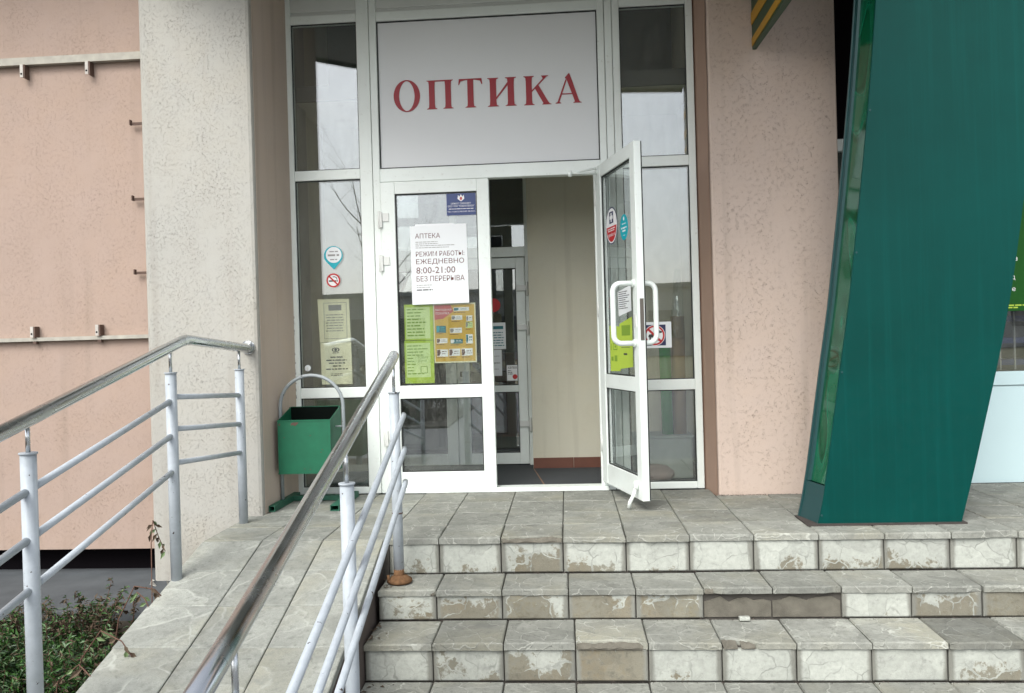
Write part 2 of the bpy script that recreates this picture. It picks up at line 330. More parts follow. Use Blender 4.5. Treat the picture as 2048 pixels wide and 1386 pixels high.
# ------------------------------------------------------------------ mesh helpers
class MB:
    def __init__(s): s.v = []; s.f = []; s.sm = []
    def add(s, vs, fs, smooth=False):
        o = len(s.v); s.v += [tuple(p) for p in vs]; s.f += [tuple(i + o for i in f) for f in fs]; s.sm += [smooth] * len(fs); return s
    def box(s, x0, x1, y0, y1, z0, z1):
        return s.hexa([(x0, y0, z0), (x1, y0, z0), (x1, y1, z0), (x0, y1, z0), (x0, y0, z1), (x1, y0, z1), (x1, y1, z1), (x0, y1, z1)])
    def hexa(s, p): return s.add(p, [(0, 3, 2, 1), (4, 5, 6, 7), (0, 1, 5, 4), (1, 2, 6, 5), (2, 3, 7, 6), (3, 0, 4, 7)])
    def prism(s, lo, hi):
        n = len(lo); return s.add(list(lo) + list(hi), [tuple(range(n))[::-1], tuple(range(n, 2 * n))] + [(i, (i + 1) % n, n + (i + 1) % n, n + i) for i in range(n)])
    def tube(s, pts, r, n=12, caps=True, smooth=True):
        pts = [Vector(p) for p in pts]; rr = r if isinstance(r, (list, tuple)) else [r] * len(pts)
        T = []
        for i in range(len(pts)):
            a = pts[max(i - 1, 0)]; b = pts[min(i + 1, len(pts) - 1)]; T.append((b - a).normalized())
        ref = Vector((0, 0, 1)) if abs(T[0].z) < 0.9 else Vector((1, 0, 0))
        u = T[0].cross(ref).normalized(); vs = []; fs = []
        for i, p in enumerate(pts):
            u = (u - T[i] * u.dot(T[i])).normalized(); q = T[i].cross(u)
            k = 1.0
            if 0 < i < len(pts) - 1:
                d = (pts[i] - pts[i - 1]).normalized().dot((pts[i + 1] - pts[i]).normalized()); k = 1.0
            for j in range(n):
                a = 2 * math.pi * j / n; vs.append(p + (u * math.cos(a) + q * math.sin(a)) * rr[i] * k)
        for i in range(len(pts) - 1):
            for j in range(n):
                fs.append((i * n + j, i * n + (j + 1) % n, (i + 1) * n + (j + 1) % n, (i + 1) * n + j))
        s.add(vs, fs, smooth)
        if caps:
            o = len(s.v) - len(vs); L = len(pts) - 1
            s.f.append(tuple(o + j for j in range(n))[::-1]); s.sm.append(False)
            s.f.append(tuple(o + L * n + j for j in range(n))); s.sm.append(False)
        return s
    def lathe(s, prof, cx, cy, n=20):
        vs = []; fs = []
        for r, z in prof:
            for j in range(n): a = 2 * math.pi * j / n; vs.append((cx + r * math.cos(a), cy + r * math.sin(a), z))
        for i in range(len(prof) - 1):
            for j in range(n): fs.append((i * n + j, i * n + (j + 1) % n, (i + 1) * n + (j + 1) % n, (i + 1) * n + j))
        o = len(s.v); s.add(vs, fs, True)
        s.f.append(tuple(o + j for j in range(n))[::-1]); s.sm.append(False)
        L = len(prof) - 1; s.f.append(tuple(o + L * n + j for j in range(n))); s.sm.append(False)
        return s

def thing(name, label=None, cat=None, loc=(0, 0, 0), group=None, kind=None, parent=None):
    o = bpy.data.objects.new(name, None); C.objects.link(o); o.empty_display_size = 0.1
    o.location = loc; o['_l'] = 0; del o['_l']
    if label: o['label'] = label
    if cat: o['category'] = cat
    if group: o['group'] = group
    if kind: o['kind'] = kind
    if parent: o.parent = parent
    return o
PRINT = {'small_print', 'lettering', 'rust_chip', 'pack_mark', 'scuff'}
def org(o):
    v = Vector((0, 0, 0))
    while o is not None: v += o.location; o = o.parent
    return v
def obj(name, mb, mat, parent=None, label=None, cat=None, group=None, kind=None, bevel=0.0, color=None, recalc=True, origin=None):
    me = bpy.data.meshes.new(name)
    base = org(parent) if parent else Vector((0, 0, 0))
    og = Vector(origin) if origin is not None else base
    me.from_pydata([Vector(p) - og for p in mb.v], [], mb.f)
    me.polygons.foreach_set('use_smooth', mb.sm)
    if recalc:
        bm = bmesh.new(); bm.from_mesh(me); bmesh.ops.recalc_face_normals(bm, faces=bm.faces); bm.to_mesh(me); bm.free()
    me.materials.append(M[mat] if isinstance(mat, str) else mat)
    o = bpy.data.objects.new(name, me); C.objects.link(o)
    if parent: o.parent = parent
    o.location = og - base
    if label: o['label'] = label
    if cat: o['category'] = cat
    if group: o['group'] = group
    if name in PRINT: o['kind'] = 'stuff'
    if kind: o['kind'] = kind
    if color: o.color = color
    if bevel:
        b = o.modifiers.new('bevel', 'BEVEL'); b.width = bevel; b.segments = 2; b.limit_method = 'ANGLE'; b.angle_limit = math.radians(40)
    return o
def bx(name, x0, x1, y0, y1, z0, z1, mat, parent=None, **kw):
    return obj(name, MB().box(x0, x1, y0, y1, z0, z1), mat, parent, **kw)

_dg = None
def text_geo(s):
    cu = bpy.data.curves.new('lettering', 'FONT'); cu.body = s; cu.resolution_u = 2
    o = bpy.data.objects.new('lettering_source', cu); C.objects.link(o)
    bpy.context.view_layer.update()
    dg = bpy.context.evaluated_depsgraph_get()
    me = bpy.data.meshes.new_from_object(o.evaluated_get(dg))
    vs = [tuple(v.co) for v in me.vertices]; fs = [tuple(p.vertices) for p in me.polygons]
    bpy.data.objects.remove(o); bpy.data.curves.remove(cu); bpy.data.meshes.remove(me)
    return vs, fs
class Plane:
    """maps (s, t) on a flat sheet to the place where the sheet hangs: o + s*u + t*v, raised by d along n"""
    def __init__(s, o, u, v, n): s.o = Vector(o); s.u = Vector(u).normalized(); s.v = Vector(v).normalized(); s.n = Vector(n).normalized()
    def p(s, a, b, d=0.0): return s.o + s.u * a + s.v * b + s.n * d
    def quad(s, mb, a0, a1, b0, b1, d, th=0.0004):
        lo = [s.p(a0, b0, d - th), s.p(a1, b0, d - th), s.p(a1, b1, d - th), s.p(a0, b1, d - th)]
        hi = [s.p(a0, b0, d), s.p(a1, b0, d), s.p(a1, b1, d), s.p(a0, b1, d)]
        return mb.prism(lo, hi)
    def poly(s, mb, pts, d, th=0.0004):
        return mb.prism([s.p(a, b, d - th) for a, b in pts], [s.p(a, b, d) for a, b in pts])
    def disc(s, mb, ca, cb, r, d, n=32, rb=None, th=0.0004):
        rb = rb or r
        return s.poly(mb, [(ca + r * math.cos(2 * math.pi * i / n), cb + rb * math.sin(2 * math.pi * i / n)) for i in range(n)], d, th)
    def ring(s, mb, ca, cb, r0, r1, d, n=36, k=1.0):
        vs = []; fs = []
        for i in range(n):
            a = 2 * math.pi * i / n
            vs += [s.p(ca + r0 * math.cos(a), cb + r0 * k * math.sin(a), d), s.p(ca + r1 * math.cos(a), cb + r1 * k * math.sin(a), d)]
        for i in range(n):
            j = (i + 1) % n; fs.append((2 * i, 2 * i + 1, 2 * j + 1, 2 * j))
        return mb.add(vs, fs)
    def text(s, mb, st, a0, a1, b0, b1, d):
        vs, fs = text_geo(st)
        if not vs: return mb
        xs = [v[0] for v in vs]; ys = [v[1] for v in vs]
        kx = (a1 - a0) / (max(xs) - min(xs)); ky = (b1 - b0) / (max(ys) - min(ys))
        return mb.add([s.p(a0 + (x - min(xs)) * kx, b0 + (y - min(ys)) * ky, d) for x, y, _ in vs], fs)
    def greek(s, mb, a0, a1, b, h, d, rnd, slack=0.3):
        """a line of print too small to read: word-length dashes"""
        a = a0; end = a1 - (a1 - a0) * rnd.random() * slack
        while a < end:
            L = h * rnd.uniform(1.6, 6.0); s.quad(mb, a, min(a + L, end), b, b + h, d, 0.0002); a += L + h * 0.8
        return mb
def sheet_flat(name, pl, a0, a1, b0, b1, mat, parent, d=0.0, th=0.0006):
    mb = MB(); pl.quad(mb, a0, a1, b0, b1, d, th); return obj(name, mb, mat, parent)

# ------------------------------------------------------------------ ground
g = MB()
g.add([(-90, -90, -0.64), (90, -90, -0.64), (90, 3.4, -0.64), (-90, 3.4, -0.64)], [(0, 1, 2, 3)])
obj('ground', g, 'asphalt', kind='structure')
g = MB()       # the bed beside the ramp climbs towards the wall
g.add([(-8, -1.0, -0.635), (-1.95, -1.0, -0.635), (-1.87, 2.4, -0.56), (-8, 2.4, -0.56)], [(0, 1, 2, 3)])
g.add([(-8, 2.4, -0.56), (-1.87, 2.4, -0.56), (-1.86, 4.05, -0.42), (-8, 4.05, -0.42)], [(0, 1, 2, 3)])
obj('soil_bed', g, 'soil', kind='structure')
bx('blind_pavement', -8, -1.9, 4.05, 7.0, -0.8, -0.375, 'pavement', kind='structure')
bx('unseen_soil', -12, -2.3, -9.6, -5.0, -0.70, -0.60, 'soil', kind='structure')  # unseen dark soil, added so the panes don't mirror pale asphalt
# sparse verge across the road, seen only as a reflection
g = MB(); g.add([(-90, -90, -0.63), (90, -90, -0.63), (90, -16, -0.63), (-90, -16, -0.63)], [(0, 1, 2, 3)])
obj('verge', g, 'drygrass', kind='structure')

# ------------------------------------------------------------------ steps, landing, ramp
def jag(rnd, n, amp): return [rnd.uniform(-amp, amp) for _ in range(n)]
def slab(mb, outline, z0, z1, inset=0.004, drop=0.004, tilt=0.0, rnd=random):
    """paving slab from a plan outline: arris worn off the top edge"""
    n = len(outline); cx = sum(p[0] for p in outline) / n; cyy = sum(p[1] for p in outline) / n
    def ins(p):
        dx, dy = cx - p[0], cyy - p[1]; L = math.hypot(dx, dy); return (p[0] + dx / L * inset * 1.3, p[1] + dy / L * inset * 1.3)
    ta, tb = rnd.uniform(-tilt, tilt), rnd.uniform(-tilt, tilt)
    zz = lambda p: z1 + (p[0] - cx) * ta + (p[1] - cyy) * tb
    a = [(x, y, z0) for x, y in outline]; b = [(x, y, zz((x, y)) - drop) for x, y in outline]; c = [(*ins(p), zz(p)) for p in outline]
    mb.add(a + b + c, [tuple(range(n))[::-1]] + [(i, (i + 1) % n, n + (i + 1) % n, n + i) for i in range(n)] +
           [(n + i, n + (i + 1) % n, 2 * n + (i + 1) % n, 2 * n + i) for i in range(n)] + [tuple(range(2 * n, 3 * n))])
    return mb
R1 = random.Random(11)
Y1, Y2, Y3, Y4 = 3.998, 3.747, 3.4607, 3.175
Z1, Z2, Z3, Z4 = -0.1783, -0.3217, -0.4897, -0.64
W = 0.305; XE = 3.66; XL = -0.905
TH = 0.030
J1 = [-0.6539 + W * k for k in range(-1, 15)]; J2 = [-0.6325 + W * k for k in range(-1, 15)]; J3 = [-0.6075 + W * k for k in range(-1, 15)]
def col(r=1.0, lo=0.86, hi=1.1): return (r, R1.uniform(lo, hi), 1, 1)

landing = thing('landing', kind='structure', loc=(0, 4.6, 0))
steps = thing('entrance_steps', kind='structure', loc=(1, 3.6, -0.3))
bx('core', -0.90, XE, Y1 + 0.020, 5.235, -0.62, -0.026, 'mortar', landing)
bx('core', -1.86, -0.905, 3.99, 5.235, -0.62, -0.026, 'mortar', landing)
bx('core', XL + 0.01, XE, Y2 + 0.020, Y1 + 0.018, -0.63, Z1 - 0.026, 'mortar', steps)
bx('core', XL + 0.01, XE, Y3 + 0.020, Y2 + 0.018, -0.63, Z2 - 0.026, 'mortar', steps)
bx('core', XL + 0.01, XE, Y4 + 0.020, Y3 + 0.018, -0.63, Z3 - 0.026, 'mortar', steps)

def nose_outline(x0, x1, yf, yb, rough=0.0036, chips=()):
    n = 8; pts = []
    for i in range(n + 1):
        t = i / n; x = x0 + (x1 - x0) * t; y = yf + R1.uniform(0, rough) * 1.6
        for (c0, c1, dep) in chips:
            if c0 <= t <= c1: y += dep * R1.uniform(0.65, 1.1)
        pts.append((x, y))
    return pts + [(x1, yb), (x0, yb)]
def nose_row(parent, joints, yf, yb, z, broken={}, colors={}, x_first=None):
    xs = list(joints)
    if x_first is not None: xs[0] = x_first
    for i in range(len(xs) - 1):
        x0, x1 = xs[i] + 0.0025, xs[i + 1] - 0.0025
        z1 = z + R1.uniform(-0.0035, 0.003)
        o = nose_outline(x0, x1, yf + R1.uniform(-0.004, 0.004), yb, chips=broken.get(i, ()))
        obj('tile', slab(MB(), o, z - TH, z1, 0.0055, 0.006, 0.006, R1), 'tread', parent, color=(1, colors.get(i, R1.uniform(0.88, 1.14)), 1, 1), origin=((x0 + x1) / 2, (yf + yb) / 2, z))
        for (c0, c1, dep) in broken.get(i, ()):
            if dep < 0.015: continue
            a0, a1 = x0 + (x1 - x0) * c0 + 0.004, x0 + (x1 - x0) * c1 - 0.004; n = max(4, int((a1 - a0) / 0.022)); mbk = MB()
            top = [[(a0 + (a1 - a0) * k / n, yf + dep * q + R1.uniform(-0.003, 0.003) + 0.004, z - (0.022, 0.013, 0.006)[m] + R1.uniform(-0.005, 0.004)) for k in range(n + 1)] for m, q in enumerate((0.05, 0.6, 1.35))]
            vs = [(x, yf + 0.006, z - TH + 0.001) for x, _, _ in top[0]] + top[0] + top[1] + top[2]; L = n + 1
            mbk.add(vs, [(r * L + k, r * L + k + 1, (r + 1) * L + k + 1, (r + 1) * L + k) for r in range(3) for k in range(n)])
            obj('broken_edge', mbk, 'rubble', parent)
def riser_row(parent, joints, yp, z0, z1, paint, skip={}, x_first=None):
    xs = list(joints)
    if x_first is not None: xs[0] = x_first
    for i in range(len(xs) - 1):
        x0, x1 = xs[i] + 0.003, xs[i + 1] - 0.003; dy = R1.uniform(-0.0035, 0.0035)
        pa = paint[i] if i < len(paint) else R1.uniform(0.5, 1.0)
        mb = MB(); yo = yp + dy
        if i in skip:
            # the facing has come away: rough backing, lower and set back
            n = 9; vs = []
            for k in range(n): t = k / (n - 1); vs.append((x0 + (x1 - x0) * t, z1 - 0.016 - abs(R1.gauss(0, 0.012)) - (0.02 if k in (0, n - 1) else 0)))
            pl = Plane((0, yo + 0.024, 0), (1, 0, 0), (0, 0, 1), (0, -1, 0))
            pl.poly(mb, [(x0, z0), (x1, z0)] + vs[::-1], 0.014, 0.02)
            obj('riser_tile', mb, 'rubble', parent, label='dark broken riser with its facing gone', origin=((x0 + x1) / 2, yo, (z0 + z1) / 2)); continue
        e = 0.006
        lo = [(x0, yo + 0.018, z0), (x1, yo + 0.018, z0), (x1, yo + 0.018, z1), (x0, yo + 0.018, z1)]
        md = [(x, yo + 0.004, z) for x, _, z in lo]
        hi = [(x0 + e, yo, z0 + e), (x1 - e, yo, z0 + e), (x1 - e, yo, z1 - e), (x0 + e, yo, z1 - e)]
        mb.add(lo + md + hi, [(3, 2, 1, 0)] + [(i_, (i_ + 1) % 4, 4 + (i_ + 1) % 4, 4 + i_) for i_ in range(4)] + [(4 + i_, 4 + (i_ + 1) % 4, 8 + (i_ + 1) % 4, 8 + i_) for i_ in range(4)] + [(8, 9, 10, 11)])
        obj('riser_tile', mb, 'riser', parent, color=(pa, R1.uniform(0.92, 1.08), 1, 1), origin=((x0 + x1) / 2, yo, (z0 + z1) / 2))
# landing edge and the three flights below it
nose_row(landing, J1, Y1 - 0.015, 4.268, 0.0, {2: ((0.0, 1.0, 0.016), (0.5, 0.95, 0.012)), 1: ((0.86, 1.0, 0.008),), 3: ((0.0, 0.2, 0.010),), 4: ((0.08, 0.3, 0.009),), 9: ((0.6, 1.0, 0.009),)}, {6: 1.22, 7: 1.2, 8: 1.18}, x_first=-0.925)
riser_row(landing, J1, Y1, Z1 + 0.002, -TH - 0.001, [0.72, 0.78, 0.50, 0.66, 0.92, 0.9, 0.8, 0.76, 0.7, 0.95, 0.95], x_first=XL)
nose_row(steps, J2, Y2 - 0.015, Y1 - 0.004, Z1, {0: ((0.9, 1.0, 0.016),), 5: ((0.0, 0.15, 0.018),), 6: ((0.8, 1.0, 0.012),), 7: ((0.0, 0.3, 0.007),), 8: ((0.86, 1.0, 0.014),)}, {7: 1.15}, x_first=XL)
riser_row(steps, J2, Y2, Z2 + 0.002, Z1 - TH - 0.001, [0.55, 0.42, 0.44, 0.30, 0.26, 0.3, 0.2, 0.95, 0.32, 0.3], skip={5: 1, 6: 1}, x_first=XL)
nose_row(steps, J3, Y3 - 0.015, Y2 - 0.004, Z2, {3: ((0.0, 0.95, 0.026),), 5: ((0.0, 0.22, 0.085), (0.24, 0.46, 0.040), (0.47, 0.6, 0.008))}, {7: 1.26, 8: 0.72, 3: 1.16}, x_first=XL)
riser_row(steps, J3, Y3, Z3 + 0.002, Z2 - TH - 0.001, [0.92, 0.62, 0.38, 0.2, 0.8, 0.92, 0.95, 0.95, 0.62], x_first=XL)
nose_row(steps, J3, Y4 - 0.015, Y3 - 0.004, Z3, {}, {}, x_first=XL)
riser_row(steps, J3, Y4, Z4 + 0.004, Z3 - TH - 0.001, [0.6] * 12, x_first=XL)
# bed of the broken corner tile on the third flight, and a fallen crumb of tile
bx('crumb', 0.735, 0.785, Y2 - 0.045, Y2 - 0.018, Z2 + 0.002, Z2 + 0.019, 'riser', steps, color=(1, 1.1, 1, 1), bevel=0.004)
# rest of the landing
def flat_tile(parent, x0, x1, y0, y1, z, mat='tread', **kw):
    gx = 0.002
    o = [(x0 + gx, y0 + gx), (x1 - gx, y0 + gx), (x1 - gx, y1 - gx), (x0 + gx, y1 - gx)]
    obj('tile', slab(MB(), o, z - TH, z + R1.uniform(-0.0015, 0.0015), 0.003, 0.003, 0.004, R1), mat, parent, color=(1, R1.uniform(0.85, 1.08), 1, 1), origin=((x0 + x1) / 2, (y0 + y1) / 2, z), **kw)
LJ = [-1.843, -1.540, -1.231, -0.925]
for j, (ya, yb) in enumerate(((4.272, 4.575), (4.578, 4.88), (4.883, 5.20))):
    for i in range(len(J1) - 1):
        x0 = J1[i] if i else -0.925
        if j == 2 and x0 > 1.65: yb2 = 5.245
        elif j == 2 and x0 > 0.86: yb2 = 4.985
        else: yb2 = yb
        flat_tile(landing, x0, J1[i + 1], ya, yb2, 0.0)
for (ya, yb) in ((3.985, 4.27), (4.273, 4.575), (4.578, 4.88), (4.883, 5.20)):
    for i in range(3):
        x0 = LJ[i] if ya < 4.5 else max(LJ[i], -1.765)
        flat_tile(landing, x0, LJ[i + 1], ya, yb, 0.0, 'ramp')
# ramp
RS = 0.212; RD = 0.055          # fall per metre, sideways drift per metre
def ramp_pt(x, s, dz=0.0):      # s metres out from the landing
    return (x + RD * s, 3.98 - s, -RS * s + dz)
ramp = thing('ramp', kind='structure', loc=(-1.4, 3.0, -0.2))
mb = MB(); top = [ramp_pt(-1.84, 0, -0.034), ramp_pt(-0.935, 0, -0.034), ramp_pt(-0.935, 3.1, -0.034), ramp_pt(-1.84, 3.1, -0.034)]
mb.prism([(x, y, -0.72) for x, y, z in top], top); obj('core', mb, 'concrete_dark', ramp)
for r in range(10):
    for i in range(3):
        s0, s1 = r * 0.3035 + 0.002, (r + 1) * 0.3035 - 0.002; x0, x1 = LJ[i] + 0.0025, LJ[i + 1] - 0.0025
        if i == 0: x0 -= R1.uniform(0, 0.01)
        e = 0.004; dz = R1.uniform(-0.0015, 0.0015)
        lo = [ramp_pt(x0, s0, -0.033), ramp_pt(x1, s0, -0.033), ramp_pt(x1, s1, -0.033), ramp_pt(x0, s1, -0.033)]
        md = [ramp_pt(x0, s0, dz - 0.003), ramp_pt(x1, s0, dz - 0.003), ramp_pt(x1, s1, dz - 0.003), ramp_pt(x0, s1, dz - 0.003)]
        hi = [ramp_pt(x0 + e, s0 + e, dz), ramp_pt(x1 - e, s0 + e, dz), ramp_pt(x1 - e, s1 - e, dz), ramp_pt(x0 + e, s1 - e, dz)]
        if r == 3 and i == 1:    # chipped corner of the middle tile
            for L, k in ((lo, 0), (md, 0), (hi, 0)):
                p = L[2]; L[2:3] = [(p[0], p[1] + 0.022, p[2] + 0.022 * RS), (p[0] - 0.02, p[1] + 0.018, p[2] + 0.02 * RS), (p[0] - 0.075, p[1], p[2])]
        n = len(lo); mb = MB()
        mb.add(lo + md + hi, [tuple(range(n))[::-1]] + [(k, (k + 1) % n, n + (k + 1) % n, n + k) for k in range(n)] + [(n + k, n + (k + 1) % n, 2 * n + (k + 1) % n, 2 * n + k) for k in range(n)] + [tuple(range(2 * n, 3 * n))])
        obj('tile', mb, 'ramp', ramp, color=(1, (1.12 if i == 0 else 0.95) * R1.uniform(0.93, 1.06), 1, 1), origin=ramp_pt((x0 + x1) / 2, (s0 + s1) / 2))

# ------------------------------------------------------------------ walls
HT = 7.0
def wall_thing(name, mb, mat, label, cat='wall', loc=(0, 0, 0), **kw):
    return obj(name, mb, mat, label=label, cat=cat, origin=loc, **kw)
mb = MB(); mb.box(-9, -2.40, 4.75, 4.87, -0.222, HT)
wall_thing('rendered_wall', mb, 'pink', 'pink rendered wall on the left with steel brackets and a dark gap beneath', loc=(-3.2, 4.75, 0))
bx('undercroft_shade', -9, -2.40, 4.88, 5.4, -0.7, 0.2, 'black', kind='structure')  # black sheet standing in for the deep shade under the wall
mb = MB()     # pillar: plan with slightly rounded arrises, front face lightly out of plumb like the real one
px0, px1, py0, py1 = -2.43, -1.768, 4.60, 5.60
pl = [(px0 + 0.02, py0), (px1 - 0.022, py0), (px1 - 0.006, py0 + 0.006), (px1, py0 + 0.022), (px1, py1), (px0, py1), (px0, py0 + 0.02)]
mb.prism([(x, y, -0.60) for x, y in pl], [(x, y, HT) for x, y in pl])
wall_thing('rendered_pillar', mb, 'pillar', 'pale cream rendered pillar between the pink wall and the glazed entrance', 'pillar', loc=(-2.1, 4.6, 0))
mb = MB(); a = 0.018
pl = [(0.888, 5.005 + a), (0.888 + 0.006, 4.993 + 0.006), (0.888 + a, 4.993), (1.636, 4.993), (1.643, 5.0), (1.643, 5.30), (0.888, 5.30)]
mb.prism([(x, y, -0.02) for x, y in pl], [(x, y, HT) for x, y in pl])
rw = wall_thing('rendered_wall', mb, 'cream', 'peach rendered wall pier between the entrance and the green stele', loc=(1.25, 4.993, 0))
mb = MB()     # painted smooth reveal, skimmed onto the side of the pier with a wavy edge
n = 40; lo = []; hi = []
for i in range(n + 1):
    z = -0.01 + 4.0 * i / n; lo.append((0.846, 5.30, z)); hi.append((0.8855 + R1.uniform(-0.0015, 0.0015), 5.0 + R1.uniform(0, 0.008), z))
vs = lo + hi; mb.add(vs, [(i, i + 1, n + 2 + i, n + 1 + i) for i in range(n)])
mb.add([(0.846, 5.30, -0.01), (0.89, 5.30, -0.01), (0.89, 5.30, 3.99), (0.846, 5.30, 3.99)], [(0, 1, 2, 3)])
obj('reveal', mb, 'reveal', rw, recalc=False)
bx('upper_wall', -1.768, 0.888, 5.30, 5.6, 3.75, HT, 'pink', kind='structure')
bx('upper_wall', 1.643, 9, 5.30, 5.6, 3.3, HT, 'pink', kind='structure')

bx('side_skim', px1 + 0.0005, px1 + 0.0025, py0 + 0.034, 5.221, -0.02, 3.29, 'side', bpy.data.objects['rendered_pillar'])
# canopy overhead: out of the frame, but it shades the entrance and shows in the panes
can = thing('canopy', 'concrete canopy slab over the entrance seen mirrored in the upper panes', 'canopy', (0.5, 3.5, 3.3))
pl = [(-2.42, 4.595), (-2.42, 4.50), (-1.99, 4.04), (-1.71, 3.82), (-0.8, 3.30), (0.5, 2.78), (1.157, 2.70), (1.30, 3.85), (9, 3.95), (9, 5.218), (1.645, 5.218), (1.645, 4.99), (0.87, 4.99), (0.87, 5.218), (-1.765, 5.218), (-1.765, 4.595)]
mb = MB(); mb.prism([(x, y, 3.30) for x, y in pl], [(x, y, 3.44) for x, y in pl]); obj('soffit', mb, 'concrete', can)
mb = MB()
for p, q in zip(pl[1:6], pl[2:7]):
    d = Vector((q[0] - p[0], q[1] - p[1])); nn = Vector((d.y, -d.x)).normalized() * 0.03
    mb.prism([(p[0], p[1], 3.27), (q[0], q[1], 3.27), (q[0] + nn.x, q[1] + nn.y, 3.27), (p[0] + nn.x, p[1] + nn.y, 3.27)],
             [(p[0], p[1], 3.8), (q[0], q[1], 3.8), (q[0] + nn.x, q[1] + nn.y, 3.8), (p[0] + nn.x, p[1] + nn.y, 3.8)])
obj('fascia', mb, 'stripegreen', can)

bx('shade_slab', -9, -2.45, 3.95, 4.748, 3.85, 4.05, 'concrete', can)  # unseen slab added to shade the top of the pink wall
# striped fascia beam reaching from the pier towards the viewer
bm_ = thing('striped_beam', 'green beam end with two yellow stripes overhead against the peach pier', 'beam', (1.155, 4.9, 2.7))
mb = MB()
mb.prism([(1.158, 4.988, 2.663), (1.18, 4.988, 2.663), (1.24, 2.74, 2.663), (1.158, 2.74, 2.663)], [(1.158, 4.988, 3.297), (1.18, 4.988, 3.297), (1.24, 2.74, 3.297), (1.158, 2.74, 3.297)])
obj('body', mb, 'stripegreen', bm_)
for z0, z1 in ((2.682, 2.728), (2.808, 2.880), (2.99, 3.06)):
    bx('stripe', 1.154, 1.158, 2.745, 4.987, z0, z1, 'stripeyellow', bm_)

# ------------------------------------------------------------------ vestibule and the room behind
bx('vestibule_floor', -1.80, 0.87, 5.31, 6.40, -0.10, 0.012, 'matfloor', kind='structure')
mb = MB(); mb.prism([(-0.272, 6.085, 0.0122), (-0.266, 6.085, 0.0122), (-0.160, 5.34, 0.0122), (-0.170, 5.34, 0.0122)], [(-0.272, 6.085, 0.0135), (-0.266, 6.085, 0.0135), (-0.160, 5.34, 0.0135), (-0.170, 5.34, 0.0135)]); obj('floor_seam', mb, 'seam', kind='structure')
vw = thing('vestibule_wall', kind='structure', loc=(0.3, 6.1, 0))
bx('wall_face', -0.27, 0.86, 6.10, 6.30, 0.0, 2.6, 'vestwall', vw)
bx('wall_face', -1.80, -1.44, 6.10, 6.30, 0.0, 2.6, 'vestwall', vw)
bx('wall_face', -1.44, -0.27, 6.24, 6.34, 2.32, 2.6, 'vestwall', vw)
bx('wall_face', 0.86, 0.96, 5.31, 6.40, 0.0, 3.6, 'vestwall', vw)
bx('wall_face', -1.90, -1.80, 5.31, 6.40, 0.0, 3.6, 'vestwall', vw)
for i in range(4): bx('baseboard_tile', -0.268 + 0.30 * i, -0.268 + 0.30 * i + 0.297 if i < 3 else 0.858, 6.088, 6.10, 0.0, 0.088, 'terracotta', vw)
for i in range(4): bx('baseboard_tile', 0.848, 0.86, 5.32 + 0.19 * i, 5.32 + 0.19 * i + 0.187, 0.0, 0.088, 'terracotta', vw)
bx('vestibule_ceiling', -1.80, 0.86, 5.335, 6.40, 2.60, 2.66, 'vestwall', kind='structure')
bx('ceiling_shade_strip', -1.80, 0.86, 5.31, 5.333, 2.58, 2.68, 'roomshade', kind='structure')  # dark strip put over the ceiling's front edge so it doesn't catch light
bx('shade_box_top', -1.80, 0.86, 5.31, 6.40, 3.60, 3.66, 'roomshade', kind='structure')  # dark box added above the ceiling; its colour keeps the upper panes gloomy
bx('shade_box_back', -1.80, 0.86, 6.30, 6.40, 2.66, 3.60, 'roomshade', kind='structure')
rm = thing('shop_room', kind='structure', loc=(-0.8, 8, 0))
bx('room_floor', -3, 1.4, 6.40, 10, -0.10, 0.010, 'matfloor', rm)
bx('room_wall', -3, 1.4, 10, 10.1, 0, 2.7, 'roomshade', rm)
bx('room_wall', -3.1, -3, 6.40, 10.1, 0, 2.7, 'roomshade', rm)
bx('room_wall', 1.4, 1.5, 6.40, 10.1, 0, 2.7, 'roomshade', rm)
bx('room_ceiling', -3, 1.4, 6.40, 10, 2.7, 2.8, 'roomshade', rm)

# ------------------------------------------------------------------ glazed entrance
ent = thing('glazed_entrance', 'white framed glazed shopfront with side lights and a blank fanlight panel', 'shopfront', (-0.47, 5.25, 0))
FY0, FY1 = 5.222, 5.290
def fr(name, x0, x1, z0, z1, y0=FY0, y1=FY1, mat='upvc', bev=0.004): return bx(name, x0, x1, y0, y1, z0, z1, mat, ent, bevel=bev)
fr('mullion', -1.783, -1.735, 0.0, 3.60)
fr('mullion', -1.302, -1.2205, 0.0, 3.60)
fr('mullion', -1.2175, -1.172, 0.0, 3.60)
fr('mullion', 0.2475, 0.2905, 0.0, 3.60); fr('mullion', 0.2935, 0.3395, 0.0, 3.60, FY0 + 0.002); fr('mullion', 0.3425, 0.387, 0.0, 3.60)
fr('door_jamb', 0.200, 0.2455, 0.028, 2.008, FY0 + 0.004)
fr('mullion', 0.802, 0.846, 0.0, 3.60)
def rails(x0, x1):
    fr('rail', x0, x1, 3.058, 3.112, FY0 + 0.003); fr('rail', x0, x1, 2.041, 2.106, FY0 + 0.003)
    fr('rail', x0, x1, 0.625, 0.692, FY0 + 0.003); fr('rail', x0, x1, 0.0, 0.044, FY0 + 0.003)
rails(-1.735, -1.302); rails(0.387, 0.802)
fr('rail', -1.172, 0.2475, 3.052, 3.112, FY0 + 0.003); fr('rail', -1.172, 0.2475, 2.012, 2.098, FY0 + 0.003)
for x0, x1 in ((-1.735, -1.302), (-1.172, 0.2475), (0.387, 0.802)):
    bx('louvre', x0, x1, FY0 + 0.02, FY0 + 0.05, 3.112, 3.60, 'upvc_dim', ent)
    for k in range(4): bx('slat', x0, x1, FY0 + 0.008, FY0 + 0.02, 3.135 + k * 0.11, 3.222 + k * 0.11, 'upvc_dim', ent, bevel=0.004)
